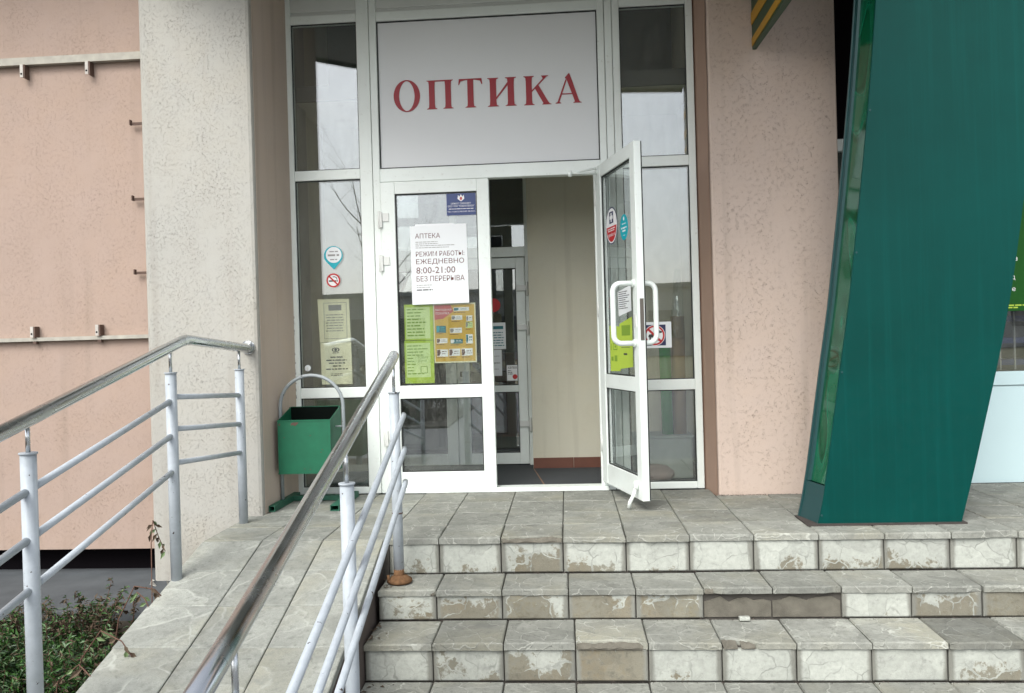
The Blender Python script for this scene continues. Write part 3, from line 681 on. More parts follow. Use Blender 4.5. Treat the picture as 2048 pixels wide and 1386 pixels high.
bx('threshold', -1.172, 0.2455, 5.196, 5.305, 0.001, 0.028, 'upvc', ent, bevel=0.004)
def pane(parent, x0, x1, z0, z1, y=5.246):
    p = bx('pane', x0 - 0.004, x1 + 0.004, y, y + 0.02, z0 - 0.004, z1 + 0.004, 'glass', parent)
    gk = MB(); w_ = 0.006; ya, yb = y - 0.008, y - 0.0005
    gk.box(x0, x0 + w_, ya, yb, z0, z1).box(x1 - w_, x1, ya, yb, z0, z1).box(x0 + w_, x1 - w_, ya, yb, z0, z0 + w_).box(x0 + w_, x1 - w_, ya, yb, z1 - w_, z1)
    obj('gasket', gk, 'gasket', p)
    return p
for x0, x1 in ((-1.735, -1.302), (0.387, 0.802)):
    pane(ent, x0, x1, 2.106, 3.058); pane(ent, x0, x1, 0.692, 2.041); pane(ent, x0, x1, 0.044, 0.625)
# scuffed silicone bead where the frame meets the pillar
mb = MB()
for k in range(26): z = R1.uniform(0.55, 1.15); mb.box(-1.770, -1.770 + R1.uniform(0.004, 0.010), 5.2212, 5.2218, z, z + R1.uniform(0.005, 0.02))
obj('scuff', mb, 'greyink', ent, kind='stuff')

# the blank fanlight panel with its six letters
sg = thing('shop_sign', 'white sign panel over the door with dark red serif letters ОПТИКА', 'sign', (-0.46, 5.25, 2.56))
bx('panel', -1.170, 0.2455, 5.246, 5.262, 2.102, 3.048, 'signwhite', sg)
gk = MB(); ya, yb = 5.238, 5.2455; x0, x1, z0, z1 = -1.171, 0.2465, 2.1, 3.05
gk.box(x0, x0 + .006, ya, yb, z0, z1).box(x1 - .006, x1, ya, yb, z0, z1).box(x0 + .006, x1 - .006, ya, yb, z0, z0 + .006).box(x0 + .006, x1 - .006, ya, yb, z1 - .006, z1)
obj('gasket', gk, 'gasket', sg)
SP = Plane((0, 5.246, 0), (1, 0, 0), (0, 0, 1), (0, -1, 0))
def letter(polys, x0, x1, z0, z1, ring=None):
    mb = MB(); mp = lambda a, b: (x0 + a * (x1 - x0), z0 + b * (z1 - z0))
    for k, P in enumerate(polys): SP.poly(mb, [mp(a, b) for a, b in P], 0.0040 + 0.00006 * k, 0.0035)
    if ring:
        n = 56; vs = []; fs = []
        for i in range(n):
            a = 2 * math.pi * i / n; c, s_ = math.cos(a), math.sin(a)
            o_ = mp(0.5 + 0.5 * c, 0.5 + 0.5 * s_); t = mp(0.5 + 0.295 * c * (1 - 0.10 * s_ * s_), 0.5 + 0.468 * s_)
            vs += [SP.p(*o_, 0.004), SP.p(*t, 0.004), SP.p(*o_, 0.0004), SP.p(*t, 0.0004)]
        for i in range(n):
            j = (i + 1) % n; A, B = 4 * i, 4 * j
            fs += [(A, A + 1, B + 1, B), (A, B, B + 2, A + 2), (A + 1, A + 3, B + 3, B + 1)]
        mb.add(vs, fs)
    return obj('letter', mb, 'signred', sg)
def stem_poly(c, w_, b0=0.0, b1=1.0, fl=0.06, foot=True, head=True):
    """flared vertical stroke with hairline serifs, centred on c"""
    h = w_ / 2; L = []; Rr = []
    if foot: L += [(c - h - fl, b0), (c - h - fl, b0 + 0.012), (c - h - 0.012, b0 + 0.05)]; Rr += [(c + h + fl, b0), (c + h + fl, b0 + 0.012), (c + h + 0.012, b0 + 0.05)]
    else: L += [(c - h, b0)]; Rr += [(c + h, b0)]
    L += [(c - h, b0 + 0.18), (c - h, b1 - 0.18)]; Rr += [(c + h, b0 + 0.18), (c + h, b1 - 0.18)]
    if head: L += [(c - h - 0.012, b1 - 0.05), (c - h - fl, b1 - 0.012), (c - h - fl, b1)]; Rr += [(c + h + 0.012, b1 - 0.05), (c + h + fl, b1 - 0.012), (c + h + fl, b1)]
    else: L += [(c - h, b1)]; Rr += [(c + h, b1)]
    return Rr + L[::-1]
letter([], -1.071, -0.899, 2.462, 2.668, ring=True)
letter([stem_poly(0.20, 0.21, fl=0.085), stem_poly(0.80, 0.21, fl=0.085), [(0.2, 0.955), (0.8, 0.955), (0.8, 1.0), (0.2, 1.0)]], -0.857, -0.681, 2.472, 2.657)
letter([stem_poly(0.5, 0.25, fl=0.10, head=False), [(0.0, 0.80), (0.03, 0.79), (0.10, 0.92), (0.30, 0.955), (0.70, 0.955), (0.90, 0.92), (0.97, 0.79), (1.0, 0.80), (0.97, 1.0), (0.03, 1.0)]], -0.649, -0.493, 2.472, 2.657)
letter([stem_poly(0.19, 0.22, fl=0.085), stem_poly(0.81, 0.22, fl=0.085), [(0.28, 0.22), (0.28, 0.30), (0.72, 0.86), (0.72, 0.75)]], -0.460, -0.276, 2.471, 2.654)
letter([stem_poly(0.18, 0.22, fl=0.085), [(0.27, 0.43), (0.27, 0.49), (0.70, 0.90), (0.66, 0.975), (0.64, 0.985), (0.64, 1.0), (0.90, 1.0), (0.90, 0.985), (0.84, 0.965)], [(0.40, 0.57), (0.53, 0.69), (0.88, 0.10), (0.94, 0.03), (1.0, 0.012), (1.0, 0.0), (0.66, 0.0), (0.66, 0.012), (0.70, 0.05)]], -0.226, -0.052, 2.469, 2.654)
letter([[(0.38, 0.86), (0.52, 1.0), (0.56, 1.0), (0.90, 0.08), (0.94, 0.03), (1.0, 0.012), (1.0, 0.0), (0.68, 0.0), (0.68, 0.012), (0.735, 0.04), (0.73, 0.08), (0.445, 0.80)],
        [(0.40, 0.80), (0.455, 0.80), (0.155, 0.05), (0.22, 0.012), (0.22, 0.0), (0.0, 0.0), (0.0, 0.012), (0.08, 0.05)], [(0.26, 0.295), (0.26, 0.33), (0.64, 0.33), (0.655, 0.295)]], -0.027, 0.140, 2.471, 2.660)

# door leaves ---------------------------------------------------------------
def leaf(parent_name, label, H, u, n, wd, z0, ht, mid=0.60, mid_h=0.083, sl_=0.094, sr=0.078, top=0.078, bot=0.126, th=0.052, hinge_z=(0.36, 1.48, 1.76), front_hinge=True, mat='upvc', group=None):
    t = thing(parent_name, label, 'door', (H[0], H[1], z0), group=group)
    u = Vector((*u, 0)).normalized(); n = Vector((*n, 0)).normalized(); Hv = Vector((H[0], H[1], 0))
    P = lambda s, d, z: Hv + u * s + n * d + Vector((0, 0, z))
    def lb(mb, s0, s1, d0, d1, za, zb):
        return mb.hexa([P(s0, d0, za), P(s1, d0, za), P(s1, d1, za), P(s0, d1, za), P(s0, d0, zb), P(s1, d0, zb), P(s1, d1, zb), P(s0, d1, zb)])
    zt = z0 + ht
    for s0, s1 in ((0, sl_), (wd - sr, wd)): obj('stile', lb(MB(), s0, s1, 0, th, z0, zt), mat, t, bevel=0.004)
    e = 0.0015
    for za, zb in ((z0, z0 + bot), (z0 + mid, z0 + mid + mid_h), (zt - top, zt)): obj('rail', lb(MB(), sl_, wd - sr, e, th - e, za, zb), mat, t, bevel=0.003)
    for za, zb in ((z0 + bot, z0 + mid), (z0 + mid + mid_h, zt - top)):
        p = obj('pane', lb(MB(), sl_ - 0.004, wd - sr + 0.004, th * 0.42, th * 0.42 + 0.014, za - 0.004, zb + 0.004), 'glass', t)
        gk = MB(); w_ = 0.006
        for d0, d1 in ((th * 0.42 - 0.009, th * 0.42 - 0.0005), (th * 0.42 + 0.0145, th * 0.42 + 0.022)):
            lb(gk, sl_, sl_ + w_, d0, d1, za, zb); lb(gk, wd - sr - w_, wd - sr, d0, d1, za, zb); lb(gk, sl_ + w_, wd - sr - w_, d0, d1, za, za + w_); lb(gk, sl_ + w_, wd - sr - w_, d0, d1, zb - w_, zb)
        obj('gasket', gk, 'gasket', p)
    return t, P, lb
cl, CP, clb = leaf('glazed_door', 'closed white half of the double entrance door carrying the opening hours', (-1.1705, 5.206), (1, 0), (0, 1), 0.702, 0.010, 1.997)
for z in (0.36, 1.485, 1.765):
    h = MB(); h.box(-1.176, -1.160, 5.190, 5.206, z - 0.05, z + 0.05); h.tube([(-1.178, 5.196, z - 0.055), (-1.178, 5.196, z + 0.055)], 0.009, 10); h.box(-1.16, -1.118, 5.1985, 5.206, z - 0.012, z + 0.042)
    obj('hinge', h, 'hinge', cl, bevel=0.002)
OH = (0.208, 5.200); OU = (0.2690, -0.9631); ON = (0.9631, 0.2690)
op, OPt, olb = leaf('glazed_door', 'open white half of the double entrance door swung outward with round stickers', OH, OU, ON, 0.700, 0.058, 1.985, th=0.046)
def dhandle(t, P, s, d0, d1, za, zb):
    c = 0.045; sg_ = 1 if d1 > d0 else -1; path = [P(s, d0, zb)]
    for k in range(7): a = math.pi / 2 * k / 6; path.append(P(s, d1 - sg_ * c + sg_ * c * math.sin(a), zb - c + c * math.cos(a)))
    for k in range(7): a = math.pi / 2 * k / 6; path.append(P(s, d1 - sg_ * c + sg_ * c * math.cos(a), za + c - c * math.sin(a)))
    path.append(P(s, d0, za)); h = MB().tube(path, 0.0150, 14)
    for z in (za, zb): h.tube([P(s, d0, z), P(s, d0 + sg_ * 0.012, z)], 0.022, 14)
    return obj('handle', h, 'upvc', t)
dhandle(op, OPt, 0.648, 0.0, -0.125, 0.930, 1.262); dhandle(op, OPt, 0.648, 0.046, 0.125, 0.930, 1.262)
obj('lock_plate', olb(MB(), 0.700, 0.702, 0.012, 0.034, 0.945, 1.175), 'lockmetal', op)
lk = MB(); olb(lk, 0.640, 0.670, -0.004, 0.0, 1.02, 1.09); obj('keyhole_plate', lk, 'hinge', op)
st = MB(); st.tube([OPt(0.630, -0.010, 0.16), OPt(0.630, -0.014, 0.115)], 0.014, 10); st.tube([OPt(0.630, -0.016, 0.125), OPt(0.633, -0.030, 0.085), OPt(0.615, -0.045, 0.045), OPt(0.610, -0.05, 0.012)], [0.010, 0.010, 0.0115, 0.0125], 10)
obj('door_stay', st, 'upvc', op)
ed = MB(); olb(ed, 0.700, 0.7015, 0.039, 0.0455, 0.062, 2.04); obj('seal', ed, 'gasket', op)
for z in (0.30, 1.15, 1.85):
    h = MB(); h.tube([OPt(-0.006, 0.004, z - 0.05), OPt(-0.006, 0.004, z + 0.05)], 0.009, 10); obj('hinge', h, 'hinge', op)
cr = MB(); cr.tube([(0.262, 5.205, 2.045), (0.05, 5.06, 1.985)], 0.007, 8); cr.tube([(0.05, 5.06, 1.985), (0.215, 5.150, 1.995)], 0.006, 8); cr.tube([(0.05, 5.06, 1.965), (0.05, 5.06, 2.0)], 0.013, 10); cr.tube([(0.262, 5.225, 2.045), (0.262, 5.190, 2.045)], 0.016, 10)
obj('closer_arm', cr, 'upvc', op)

# inner double door ----------------------------------------------------------
idr = thing('inner_door_frame', 'dim white frame of the inner door unit at the back of the vestibule', 'door frame', (-0.85, 6.28, 0))
bx('post', -0.302, -0.27, 6.265, 6.34, 0.012, 2.32, 'upvc', idr, bevel=0.003)
bx('post', -1.44, -1.40, 6.265, 6.34, 0.012, 2.32, 'upvc', idr, bevel=0.003)
bx('transom', -1.40, -0.302, 6.265, 6.34, 1.612, 1.688, 'upvc', idr, bevel=0.003)
bx('transom', -1.40, -0.302, 6.265, 6.34, 2.28, 2.32, 'upvc', idr, bevel=0.003)
bx('mullion', -0.875, -0.83, 6.266, 6.339, 1.688, 2.28, 'upvc', idr, bevel=0.003)
for x0, x1 in ((-1.40, -0.875), (-0.83, -0.302)): bx('pane', x0, x1, 6.30, 6.314, 1.688, 2.28, 'glass', idr)
il, _, _ = leaf('inner_door', 'left leaf of the inner glazed double door seen through the closed leaf', (-1.40, 6.27), (1, 0), (0, 1), 0.548, 0.02, 1.585, 0.555, 0.05, 0.085, 0.085, 0.08, 0.085, 0.05)
ir, IP, _ = leaf('inner_door', 'right leaf of the inner glazed double door with a small square sticker', (-0.305, 6.27), (-1, 0), (0, 1), 0.541, 0.02, 1.585, 0.555, 0.05, 0.07, 0.095, 0.08, 0.085, 0.05)
for z in (0.33, 1.07, 1.37):
    h = MB(); h.box(-0.372, -0.300, 6.248, 6.270, z - 0.022, z + 0.022); h.tube([(-0.290, 6.256, z - 0.06), (-0.290, 6.256, z + 0.045)], 0.012, 10); obj('hinge', h, 'hinge', ir, bevel=0.002)
h = MB(); h.box(-0.835, -0.795, 6.262, 6.2695, 0.64, 0.80); obj('lock_plate', h, 'hinge', ir, bevel=0.002)
h = MB(); h.tube([(-0.815, 6.2615, 0.70), (-0.815, 6.2615, 0.74)], 0.008, 8); obj('keyhole', h, 'black', ir)

# contents of the vestibule and the room ------------------------------------
bx('counter', -1.0, -0.30, 8.2, 8.8, 0.01, 0.85, 'redbox', label='dark red counter deep behind the inner door', cat='counter', bevel=0.01, origin=(-0.65, 8.5, 0))
rl = thing('green_roll', 'tall green plastic roll standing behind the right side pane', 'roll', (0.672, 5.62, 0.30))
obj('sheet', MB().tube([(0.672, 5.62, 0.30), (0.665, 5.63, 1.02)], 0.040, 20), 'greenroll', rl)
rb = thing('paper_roll', 'brown kraft paper roll in clear film behind the right side pane', 'roll', (0.755, 5.64, 0.30))
obj('sheet', MB().tube([(0.755, 5.64, 0.30), (0.762, 5.66, 1.10)], 0.046, 20), 'cardboard', rb)
obj('film', MB().tube([(0.757, 5.64, 0.95), (0.764, 5.66, 1.18), (0.772, 5.67, 1.42)], [0.050, 0.040, 0.018], 14), 'glass', rb)
sb = thing('storage_box', 'low grey box on the vestibule floor behind the right pane', 'box', (0.62, 5.65, 0.012))
bx('body', 0.44, 0.82, 5.52, 5.80, 0.014, 0.285, 'greybox', sb, bevel=0.008); bx('lid', 0.43, 0.83, 5.51, 5.81, 0.285, 0.302, 'greybox', sb, bevel=0.005)
bg_ = MB(); prof = [(0.02, 0.014), (0.10, 0.02), (0.135, 0.055), (0.13, 0.085), (0.09, 0.115), (0.03, 0.128)]
bg_.lathe(prof, 0.55, 5.42, 18); obj('bag', bg_, 'bag', label='pinkish brown bag on the floor behind the right pane', cat='bag', origin=(0.55, 5.42, 0.012))

# ------------------------------------------------------------------ notices and stickers
RG = random.Random(5)
OUT = 5.2445     # just in front of a side pane
BEH = 5.2685     # just behind it
DOUT = 5.206 + 0.052 * 0.42 - 0.0022; DBEH = 5.206 + 0.052 * 0.42 + 0.0165
def wall_plane(y): return Plane((0, y, 0), (1, 0, 0), (0, 0, 1), (0, -1, 0))
def notice(name, label, cat, pl, loc, group=None): return thing(name, label, cat, loc, group)

# opening hours
pl = wall_plane(DOUT)
t = notice('opening_hours_notice', 'white paper notice with pharmacy opening hours taped to the closed door', 'notice', pl, (-0.8, DOUT, 1.47))
mb = MB(); pl.poly(mb, [(-0.984, 1.214), (-0.615, 1.217), (-0.620, 1.727), (-0.986, 1.720)], 0.0, 0.0008); obj('paper', mb, 'paper', t)
mb = MB(); pl.text(mb, 'АПТЕКА', -0.954, -0.792, 1.640, 1.671, 0.0006); pl.text(mb, 'РЕЖИМ РАБОТЫ:', -0.952, -0.638, 1.523, 1.555, 0.0006)
pl.text(mb, 'ЕЖЕДНЕВНО', -0.952, -0.641, 1.468, 1.507, 0.0006); pl.text(mb, '8:00-21:00', -0.952, -0.699, 1.413, 1.454, 0.0006); pl.text(mb, 'БЕЗ ПЕРЕРЫВА', -0.952, -0.641, 1.362, 1.397, 0.0006)
obj('lettering', mb, 'maroon', t)
mb = MB()
for b_, a1 in ((1.614, -0.80), (1.602, -0.79), (1.590, -0.69), (1.577, -0.71), (1.336, -0.85), (1.322, -0.86)): pl.greek(mb, -0.953, a1, b_, 0.0042, 0.0006, RG, 0.1)
obj('small_print', mb, 'greyink', t)
mb = MB(); pl.greek(mb, -0.953, -0.848, 1.304, 0.007, 0.0006, RG, 0.05); obj('small_print', mb, 'darkink', t)
mb = MB(); pl.quad(mb, -0.954, -0.702, 1.714, 1.731, 0.0012, 0.0004); obj('tape', mb, 'tape', t)
# guard plate
t = notice('guard_plate', 'small dark blue plate with white lettering in the corner of the closed door glass', 'sign', pl, (-0.65, DOUT, 1.85))
sheet_flat('plate', pl, -0.744, -0.556, 1.780, 1.920, 'blueplate', t, 0.0, 0.001)
mb = MB(); pl.text(mb, 'ОБЪЕКТ ОХРАНЯЕТ', -0.716, -0.586, 1.850, 1.861, 0.0006); pl.text(mb, 'ООО ЧОО "СОЮЗ-ПЕНЗА"', -0.736, -0.564, 1.833, 1.845, 0.0006); pl.text(mb, 'Тел.: 8 (8412) 98-93-87, 98-23-31', -0.738, -0.562, 1.797, 1.808, 0.0006)
pl.greek(mb, -0.730, -0.568, 1.819, 0.004, 0.0006, RG, 0.05)
obj('lettering', mb, 'white', t)
mb = MB(); pl.poly(mb, [(-0.672, 1.885), (-0.650, 1.868), (-0.628, 1.885), (-0.632, 1.910), (-0.640, 1.898), (-0.650, 1.914), (-0.660, 1.898), (-0.668, 1.910)], 0.0006); obj('emblem', mb, 'white', t)
mb = MB(); pl.poly(mb, [(-0.650, 1.873), (-0.641, 1.884), (-0.644, 1.897), (-0.656, 1.897), (-0.659, 1.884)], 0.0010); obj('emblem', mb, 'pinkred', t)
# lime sheets behind the closed leaf
pb = wall_plane(DBEH)
t = notice('lime_poster', 'upper lime green sheet behind the closed door glass left of the orange poster', 'poster', pb, (-0.95, DBEH, 1.1), 'lime green sheets behind the closed leaf')
sheet_flat('paper', pb, -1.043, -0.855, 0.985, 1.217, 'limepaper', t)
mb = MB(); pb.quad(mb, -1.034, -0.876, 0.995, 1.198, 0.0004); obj('print_field', mb, 'limepale', t)
mb = MB()
for k in range(9): pb.greek(mb, -1.025, -0.885, 1.18 - k * 0.021, 0.008, 0.0009, RG, 0.4)
obj('small_print', mb, 'limedark', t)
t = notice('lime_poster', 'lower lime green sheet behind the closed door glass near the rail', 'poster', pb, (-0.95, DBEH, 0.84), 'lime green sheets behind the closed leaf')
sheet_flat('paper', pb, -1.048, -0.856, 0.706, 0.982, 'limepaper', t, 0.0014)
mb = MB(); pb.quad(mb, -1.036, -0.880, 0.745, 0.966, 0.0018); obj('print_field', mb, 'limepale', t)
mb = MB()
for k in range(10): pb.greek(mb, -1.030, -0.975 if 3 < k < 9 else -0.89, 0.945 - k * 0.020, 0.007, 0.0022, RG, 0.3)
pb.text(mb, 'ТОВАР', -0.965, -0.892, 0.865, 0.882, 0.0022); pb.text(mb, 'ДНЯ', -0.958, -0.905, 0.842, 0.858, 0.0022)
for q in ((-0.945, -0.900, 0.770, 0.774), (-0.945, -0.900, 0.812, 0.816), (-0.945, -0.941, 0.774, 0.812), (-0.904, -0.900, 0.774, 0.812)): pb.quad(mb, *q, 0.0022)
obj('lettering', mb, 'limedark', t)
# orange offer poster
t = notice('offer_poster', 'orange sales poster with medicine packs and ВЫГОДНАЯ ПОКУПКА behind the closed door', 'poster', pb, (-0.71, DBEH, 1.02))
sheet_flat('paper', pb, -0.853, -0.578, 0.833, 1.217, 'creamprint', t, 0.0010)
mb = MB(); pb.quad(mb, -0.846, -0.586, 0.842, 1.208, 0.0014); obj('print_field', mb, 'orange', t)
mb = MB(); pb.poly(mb, [(-0.845, 1.207), (-0.740, 1.207), (-0.722, 1.165), (-0.790, 1.118), (-0.845, 1.112)], 0.0018); obj('price_flash', mb, 'pinkred', t)
mb = MB(); pb.text(mb, 'ВЫГОДНАЯ', -0.838, -0.735, 1.168, 1.183, 0.0022); pb.text(mb, 'ПОКУПКА', -0.838, -0.748, 1.146, 1.161, 0.0022); obj('lettering', mb, 'white', t)
packs = [(-0.72, 1.165, .10, .024, 'white', 'tealdark'), (-0.735, 1.108, .07, .030, 'white', 'greyink'), (-0.640, 1.098, .04, .036, 'white', 'greyink'), (-0.836, 1.030, .063, .045, 'tealdark', 'teal'), (-0.748, 1.024, .078, .033, 'white', 'greyink'),
         (-0.645, 1.055, .046, .040, 'limepale', 'greyink'), (-0.836, 0.960, .070, .032, 'white', 'brownprint'), (-0.746, 0.956, .08, .030, 'tealdark', 'white'), (-0.645, 0.955, .044, .060, 'white', 'tealdark'),
         (-0.836, 0.876, .072, .046, 'white', 'brownprint'), (-0.757, 0.876, .072, .046, 'white', 'brownprint'), (-0.676, 0.876, .072, .046, 'white', 'brownprint')]
for a_, b_, w_, h_, c1, c2 in packs:
    mb = MB(); sk = RG.uniform(-0.003, 0.003); pb.poly(mb, [(a_, b_), (a_ + w_, b_ + sk), (a_ + w_, b_ + h_ + sk), (a_, b_ + h_)], 0.0018); pk = obj('pack_print', mb, c1, t)
    mb = MB(); pb.poly(mb, [(a_ + .002, b_ + .004), (a_ + w_ * .22, b_ + .004), (a_ + w_ * .34, b_ + h_ * .5), (a_ + w_ * .3, b_ + h_ - .003), (a_ + .002, b_ + h_ - .003)], 0.0022)
    pb.greek(mb, a_ + w_ * .45, a_ + w_ * .95, b_ + h_ * .62, h_ * .12, 0.0022, RG); pb.greek(mb, a_ + w_ * .45, a_ + w_ * .95, b_ + h_ * .34, h_ * .08, 0.0022, RG)
    obj('pack_mark', mb, c2, t)
mb = MB()
for a_, b_, w_, h_, c1, c2 in packs: pb.greek(mb, a_, a_ + w_ * 0.8, b_ - 0.010, 0.004, 0.0022, RG)
obj('small_print', mb, 'brownprint', t)
# side pane, left
ps = wall_plane(BEH)
t = notice('yellow_notice', 'upper yellowed framed text sheet behind the left side pane', 'notice', ps, (-1.51, BEH, 1.13), 'yellow notices behind the left pane')
mb = MB(); ps.poly(mb, [(-1.612, 0.988), (-1.406, 0.990), (-1.410, 1.268), (-1.620, 1.272)], 0.0, 0.0008); obj('paper', mb, 'yellowpaper', t)
mb = MB()
for q in ((-1.58, -1.428, 1.010, 1.013), (-1.58, -1.428, 1.244, 1.247), (-1.58, -1.577, 1.013, 1.244), (-1.431, -1.428, 1.013, 1.244)): ps.quad(mb, *q, 0.0006)
ps.quad(mb, -1.548, -1.462, 1.195, 1.232, 0.0006)
for k in range(7): ps.greek(mb, -1.568 + 0.004 * (k % 3), -1.440, 1.164 - k * 0.0175, 0.0058, 0.0006, RG, 0.12)
obj('lettering', mb, 'greyink', t)
t = notice('yellow_notice', 'lower yellowed notice with an eye emblem behind the left side pane', 'notice', ps, (-1.50, BEH, 0.85), 'yellow notices behind the left pane')
mb = MB(); ps.poly(mb, [(-1.606, 0.712), (-1.402, 0.712), (-1.404, 0.986), (-1.609, 0.985)], 0.0004, 0.0008); obj('paper', mb, 'yellowpaper', t)
mb = MB(); ps.ring(mb, -1.508, 0.938, 0.018, 0.026, 0.001, 28, 0.55); ps.disc(mb, -1.508, 0.938, 0.009, 0.001, 16)
ps.greek(mb, -1.530, -1.486, 0.915, 0.005, 0.001, RG, 0.02)
for b_, a0, a1 in ((0.886, -1.545, -1.462), (0.866, -1.572, -1.432), (0.847, -1.556, -1.446), (0.828, -1.530, -1.474), (0.808, -1.575, -1.430)): ps.greek(mb, a0, a1, b_, 0.0075, 0.001, RG, 0.03)
for b_ in (0.778, 0.768): ps.greek(mb, -1.545, -1.462, b_, 0.004, 0.001, RG, 0.1)
obj('lettering', mb, 'darkink', t)
po = wall_plane(OUT)
t = notice('pin_sticker', 'pale round map pin sticker with teal tip on the left side pane', 'sticker', po, (-1.498, OUT, 1.55))
mb = MB(); cx_, cz_, r_ = -1.499, 1.552, 0.062
pts = [(cx_ + r_ * math.cos(a), cz_ + r_ * math.sin(a)) for a in [math.radians(-40 + k * 10) for k in range(27)]] + [(cx_ + 0.002, cz_ - 0.092)]
po.poly(mb, pts, 0.0, 0.0006); obj('pin', mb, 'teal', t)
mb = MB(); po.disc(mb, cx_ + 0.003, cz_ + 0.004, 0.052, 0.0005, 32); obj('disc', mb, 'paper', t)
mb = MB(); po.greek(mb, cx_ - 0.025, cx_ + 0.032, cz_ + 0.022, 0.007, 0.0009, RG, 0.05); po.greek(mb, cx_ - 0.036, cx_ + 0.040, cz_ - 0.004, 0.012, 0.0009, RG, 0.02); po.greek(mb, cx_ - 0.022, cx_ + 0.026, cz_ - 0.030, 0.007, 0.0009, RG, 0.05); obj('small_print', mb, 'greyink', t)
t = notice('no_smoking_sticker', 'round red no smoking sticker on the left side pane', 'sticker', po, (-1.503, OUT, 1.39))
cx_, cz_, r_ = -1.503, 1.390, 0.046
mb = MB(); po.disc(mb, cx_, cz_, r_, 0.0, 32); obj('disc', mb, 'white', t)
mb = MB(); po.quad(mb, cx_ - 0.03, cx_ + 0.018, cz_ - 0.008, cz_ + 0.001, 0.0005); po.quad(mb, cx_ + 0.021, cx_ + 0.029, cz_ - 0.008, cz_ + 0.001, 0.0005)
po.poly(mb, [(cx_ + 0.022, cz_ + 0.004), (cx_ + 0.027, cz_ + 0.004), (cx_ + 0.024, cz_ + 0.018), (cx_ + 0.012, cz_ + 0.026), (cx_ - 0.004, cz_ + 0.026), (cx_ - 0.004, cz_ + 0.021), (cx_ + 0.011, cz_ + 0.020), (cx_ + 0.019, cz_ + 0.015)], 0.0005); obj('cigarette', mb, 'darkink', t)
mb = MB(); po.ring(mb, cx_, cz_, r_ - 0.010, r_, 0.0010); d_ = 0.7071 * (r_ - 0.008); e_ = 0.0035
po.poly(mb, [(cx_ - d_ - e_, cz_ + d_ - e_), (cx_ + d_ - e_, cz_ - d_ - e_), (cx_ + d_ + e_, cz_ - d_ + e_), (cx_ - d_ + e_, cz_ + d_ + e_)], 0.0010); obj('red_ring', mb, 'red', t)
t = notice('suction_hook', 'small clear round suction hook low on the left side pane', 'hook', po, (-1.69, OUT, 0.82))
mb = MB(); mb.tube([(-1.69, 5.2455, 0.822), (-1.69, 5.240, 0.822)], [0.022, 0.017], 18); obj('cup', mb, 'tape', t)
mb = MB(); mb.box(-1.694, -1.686, 5.232, 5.240, 0.806, 0.830); obj('hook', mb, 'hinge', t)
# right pane: no dogs
pr_ = wall_plane(OUT)
t = notice('no_dogs_sign', 'white sheet with red ring no dogs sign on the right side pane', 'sign', pr_, (0.565, OUT, 0.97))
sheet_flat('paper', pr_, 0.470, 0.666, 0.893, 1.058, 'paper', t)
mb = MB(); pr_.quad(mb, 0.492, 0.630, 0.908, 1.040, 0.0004); obj('black_square', mb, 'navy', t)
cx_, cz_, r_ = 0.560, 0.973, 0.066
mb = MB(); pr_.disc(mb, cx_, cz_, r_, 0.0008, 36); obj('disc', mb, 'white', t)
mb = MB(); dog = [(-0.040, -0.010), (-0.036, 0.006), (-0.012, 0.010), (0.010, 0.012), (0.016, 0.030), (0.026, 0.040), (0.032, 0.030), (0.048, 0.024), (0.046, 0.016), (0.030, 0.012), (0.026, -0.004), (0.024, -0.034), (0.016, -0.034), (0.014, -0.012), (-0.022, -0.014), (-0.026, -0.034), (-0.034, -0.034), (-0.034, -0.012)]
pr_.poly(mb, [(cx_ + a, cz_ + b) for a, b in dog], 0.0012); obj('dog_pictogram', mb, 'darkink', t)
mb = MB(); pr_.ring(mb, cx_, cz_, 0.052, 0.063, 0.0016); d_ = 0.7071 * 0.054; e_ = 0.005
pr_.poly(mb, [(cx_ - d_ - e_, cz_ + d_ - e_), (cx_ + d_ - e_, cz_ - d_ - e_), (cx_ + d_ + e_, cz_ - d_ + e_), (cx_ - d_ + e_, cz_ + d_ + e_)], 0.0016); obj('red_ring', mb, 'red', t)
# stickers on the open leaf (its inner face looks left)
dd = 0.046 * 0.42
pd = Plane(OPt(0, dd - 0.0012, 0), (*OU, 0), (0, 0, 1), (-ON[0], -ON[1], 0))
pdb = Plane(OPt(0, dd + 0.0155, 0), (*OU, 0), (0, 0, 1), (-ON[0], -ON[1], 0))
def at(s, z): return tuple(pd.p(s, z))
t = notice('pharmacy_sticker', 'round white and red sticker with dark blue cross on the open door', 'sticker', pd, at(0.243, 1.64))
cx_, cz_ = 0.243, 1.640; ra, rb_ = 0.106, 0.112
mb = MB(); pd.disc(mb, cx_, cz_, ra, 0.0, 40, rb_); obj('rim', mb, 'navy', t)
mb = MB(); pd.disc(mb, cx_, cz_, ra * 0.94, 0.0004, 40, rb_ * 0.94); obj('disc', mb, 'white', t)
pts = [(cx_ + ra * 0.86 * math.cos(a), cz_ + rb_ * 0.86 * math.sin(a)) for a in [math.radians(180 + k * 7.5) for k in range(25)]]
mb = MB(); pd.poly(mb, [(a, b if b < cz_ - 0.004 else cz_ - 0.004) for a, b in pts], 0.0008); obj('red_half', mb, 'red', t)
mb = MB(); pd.poly(mb, [(cx_ - 0.036, cz_ + 0.015), (cx_ + 0.036, cz_ + 0.015), (cx_ + 0.036, cz_ + 0.085), (cx_ - 0.036, cz_ + 0.085)], 0.0008); obj('blue_badge', mb, 'navy', t)
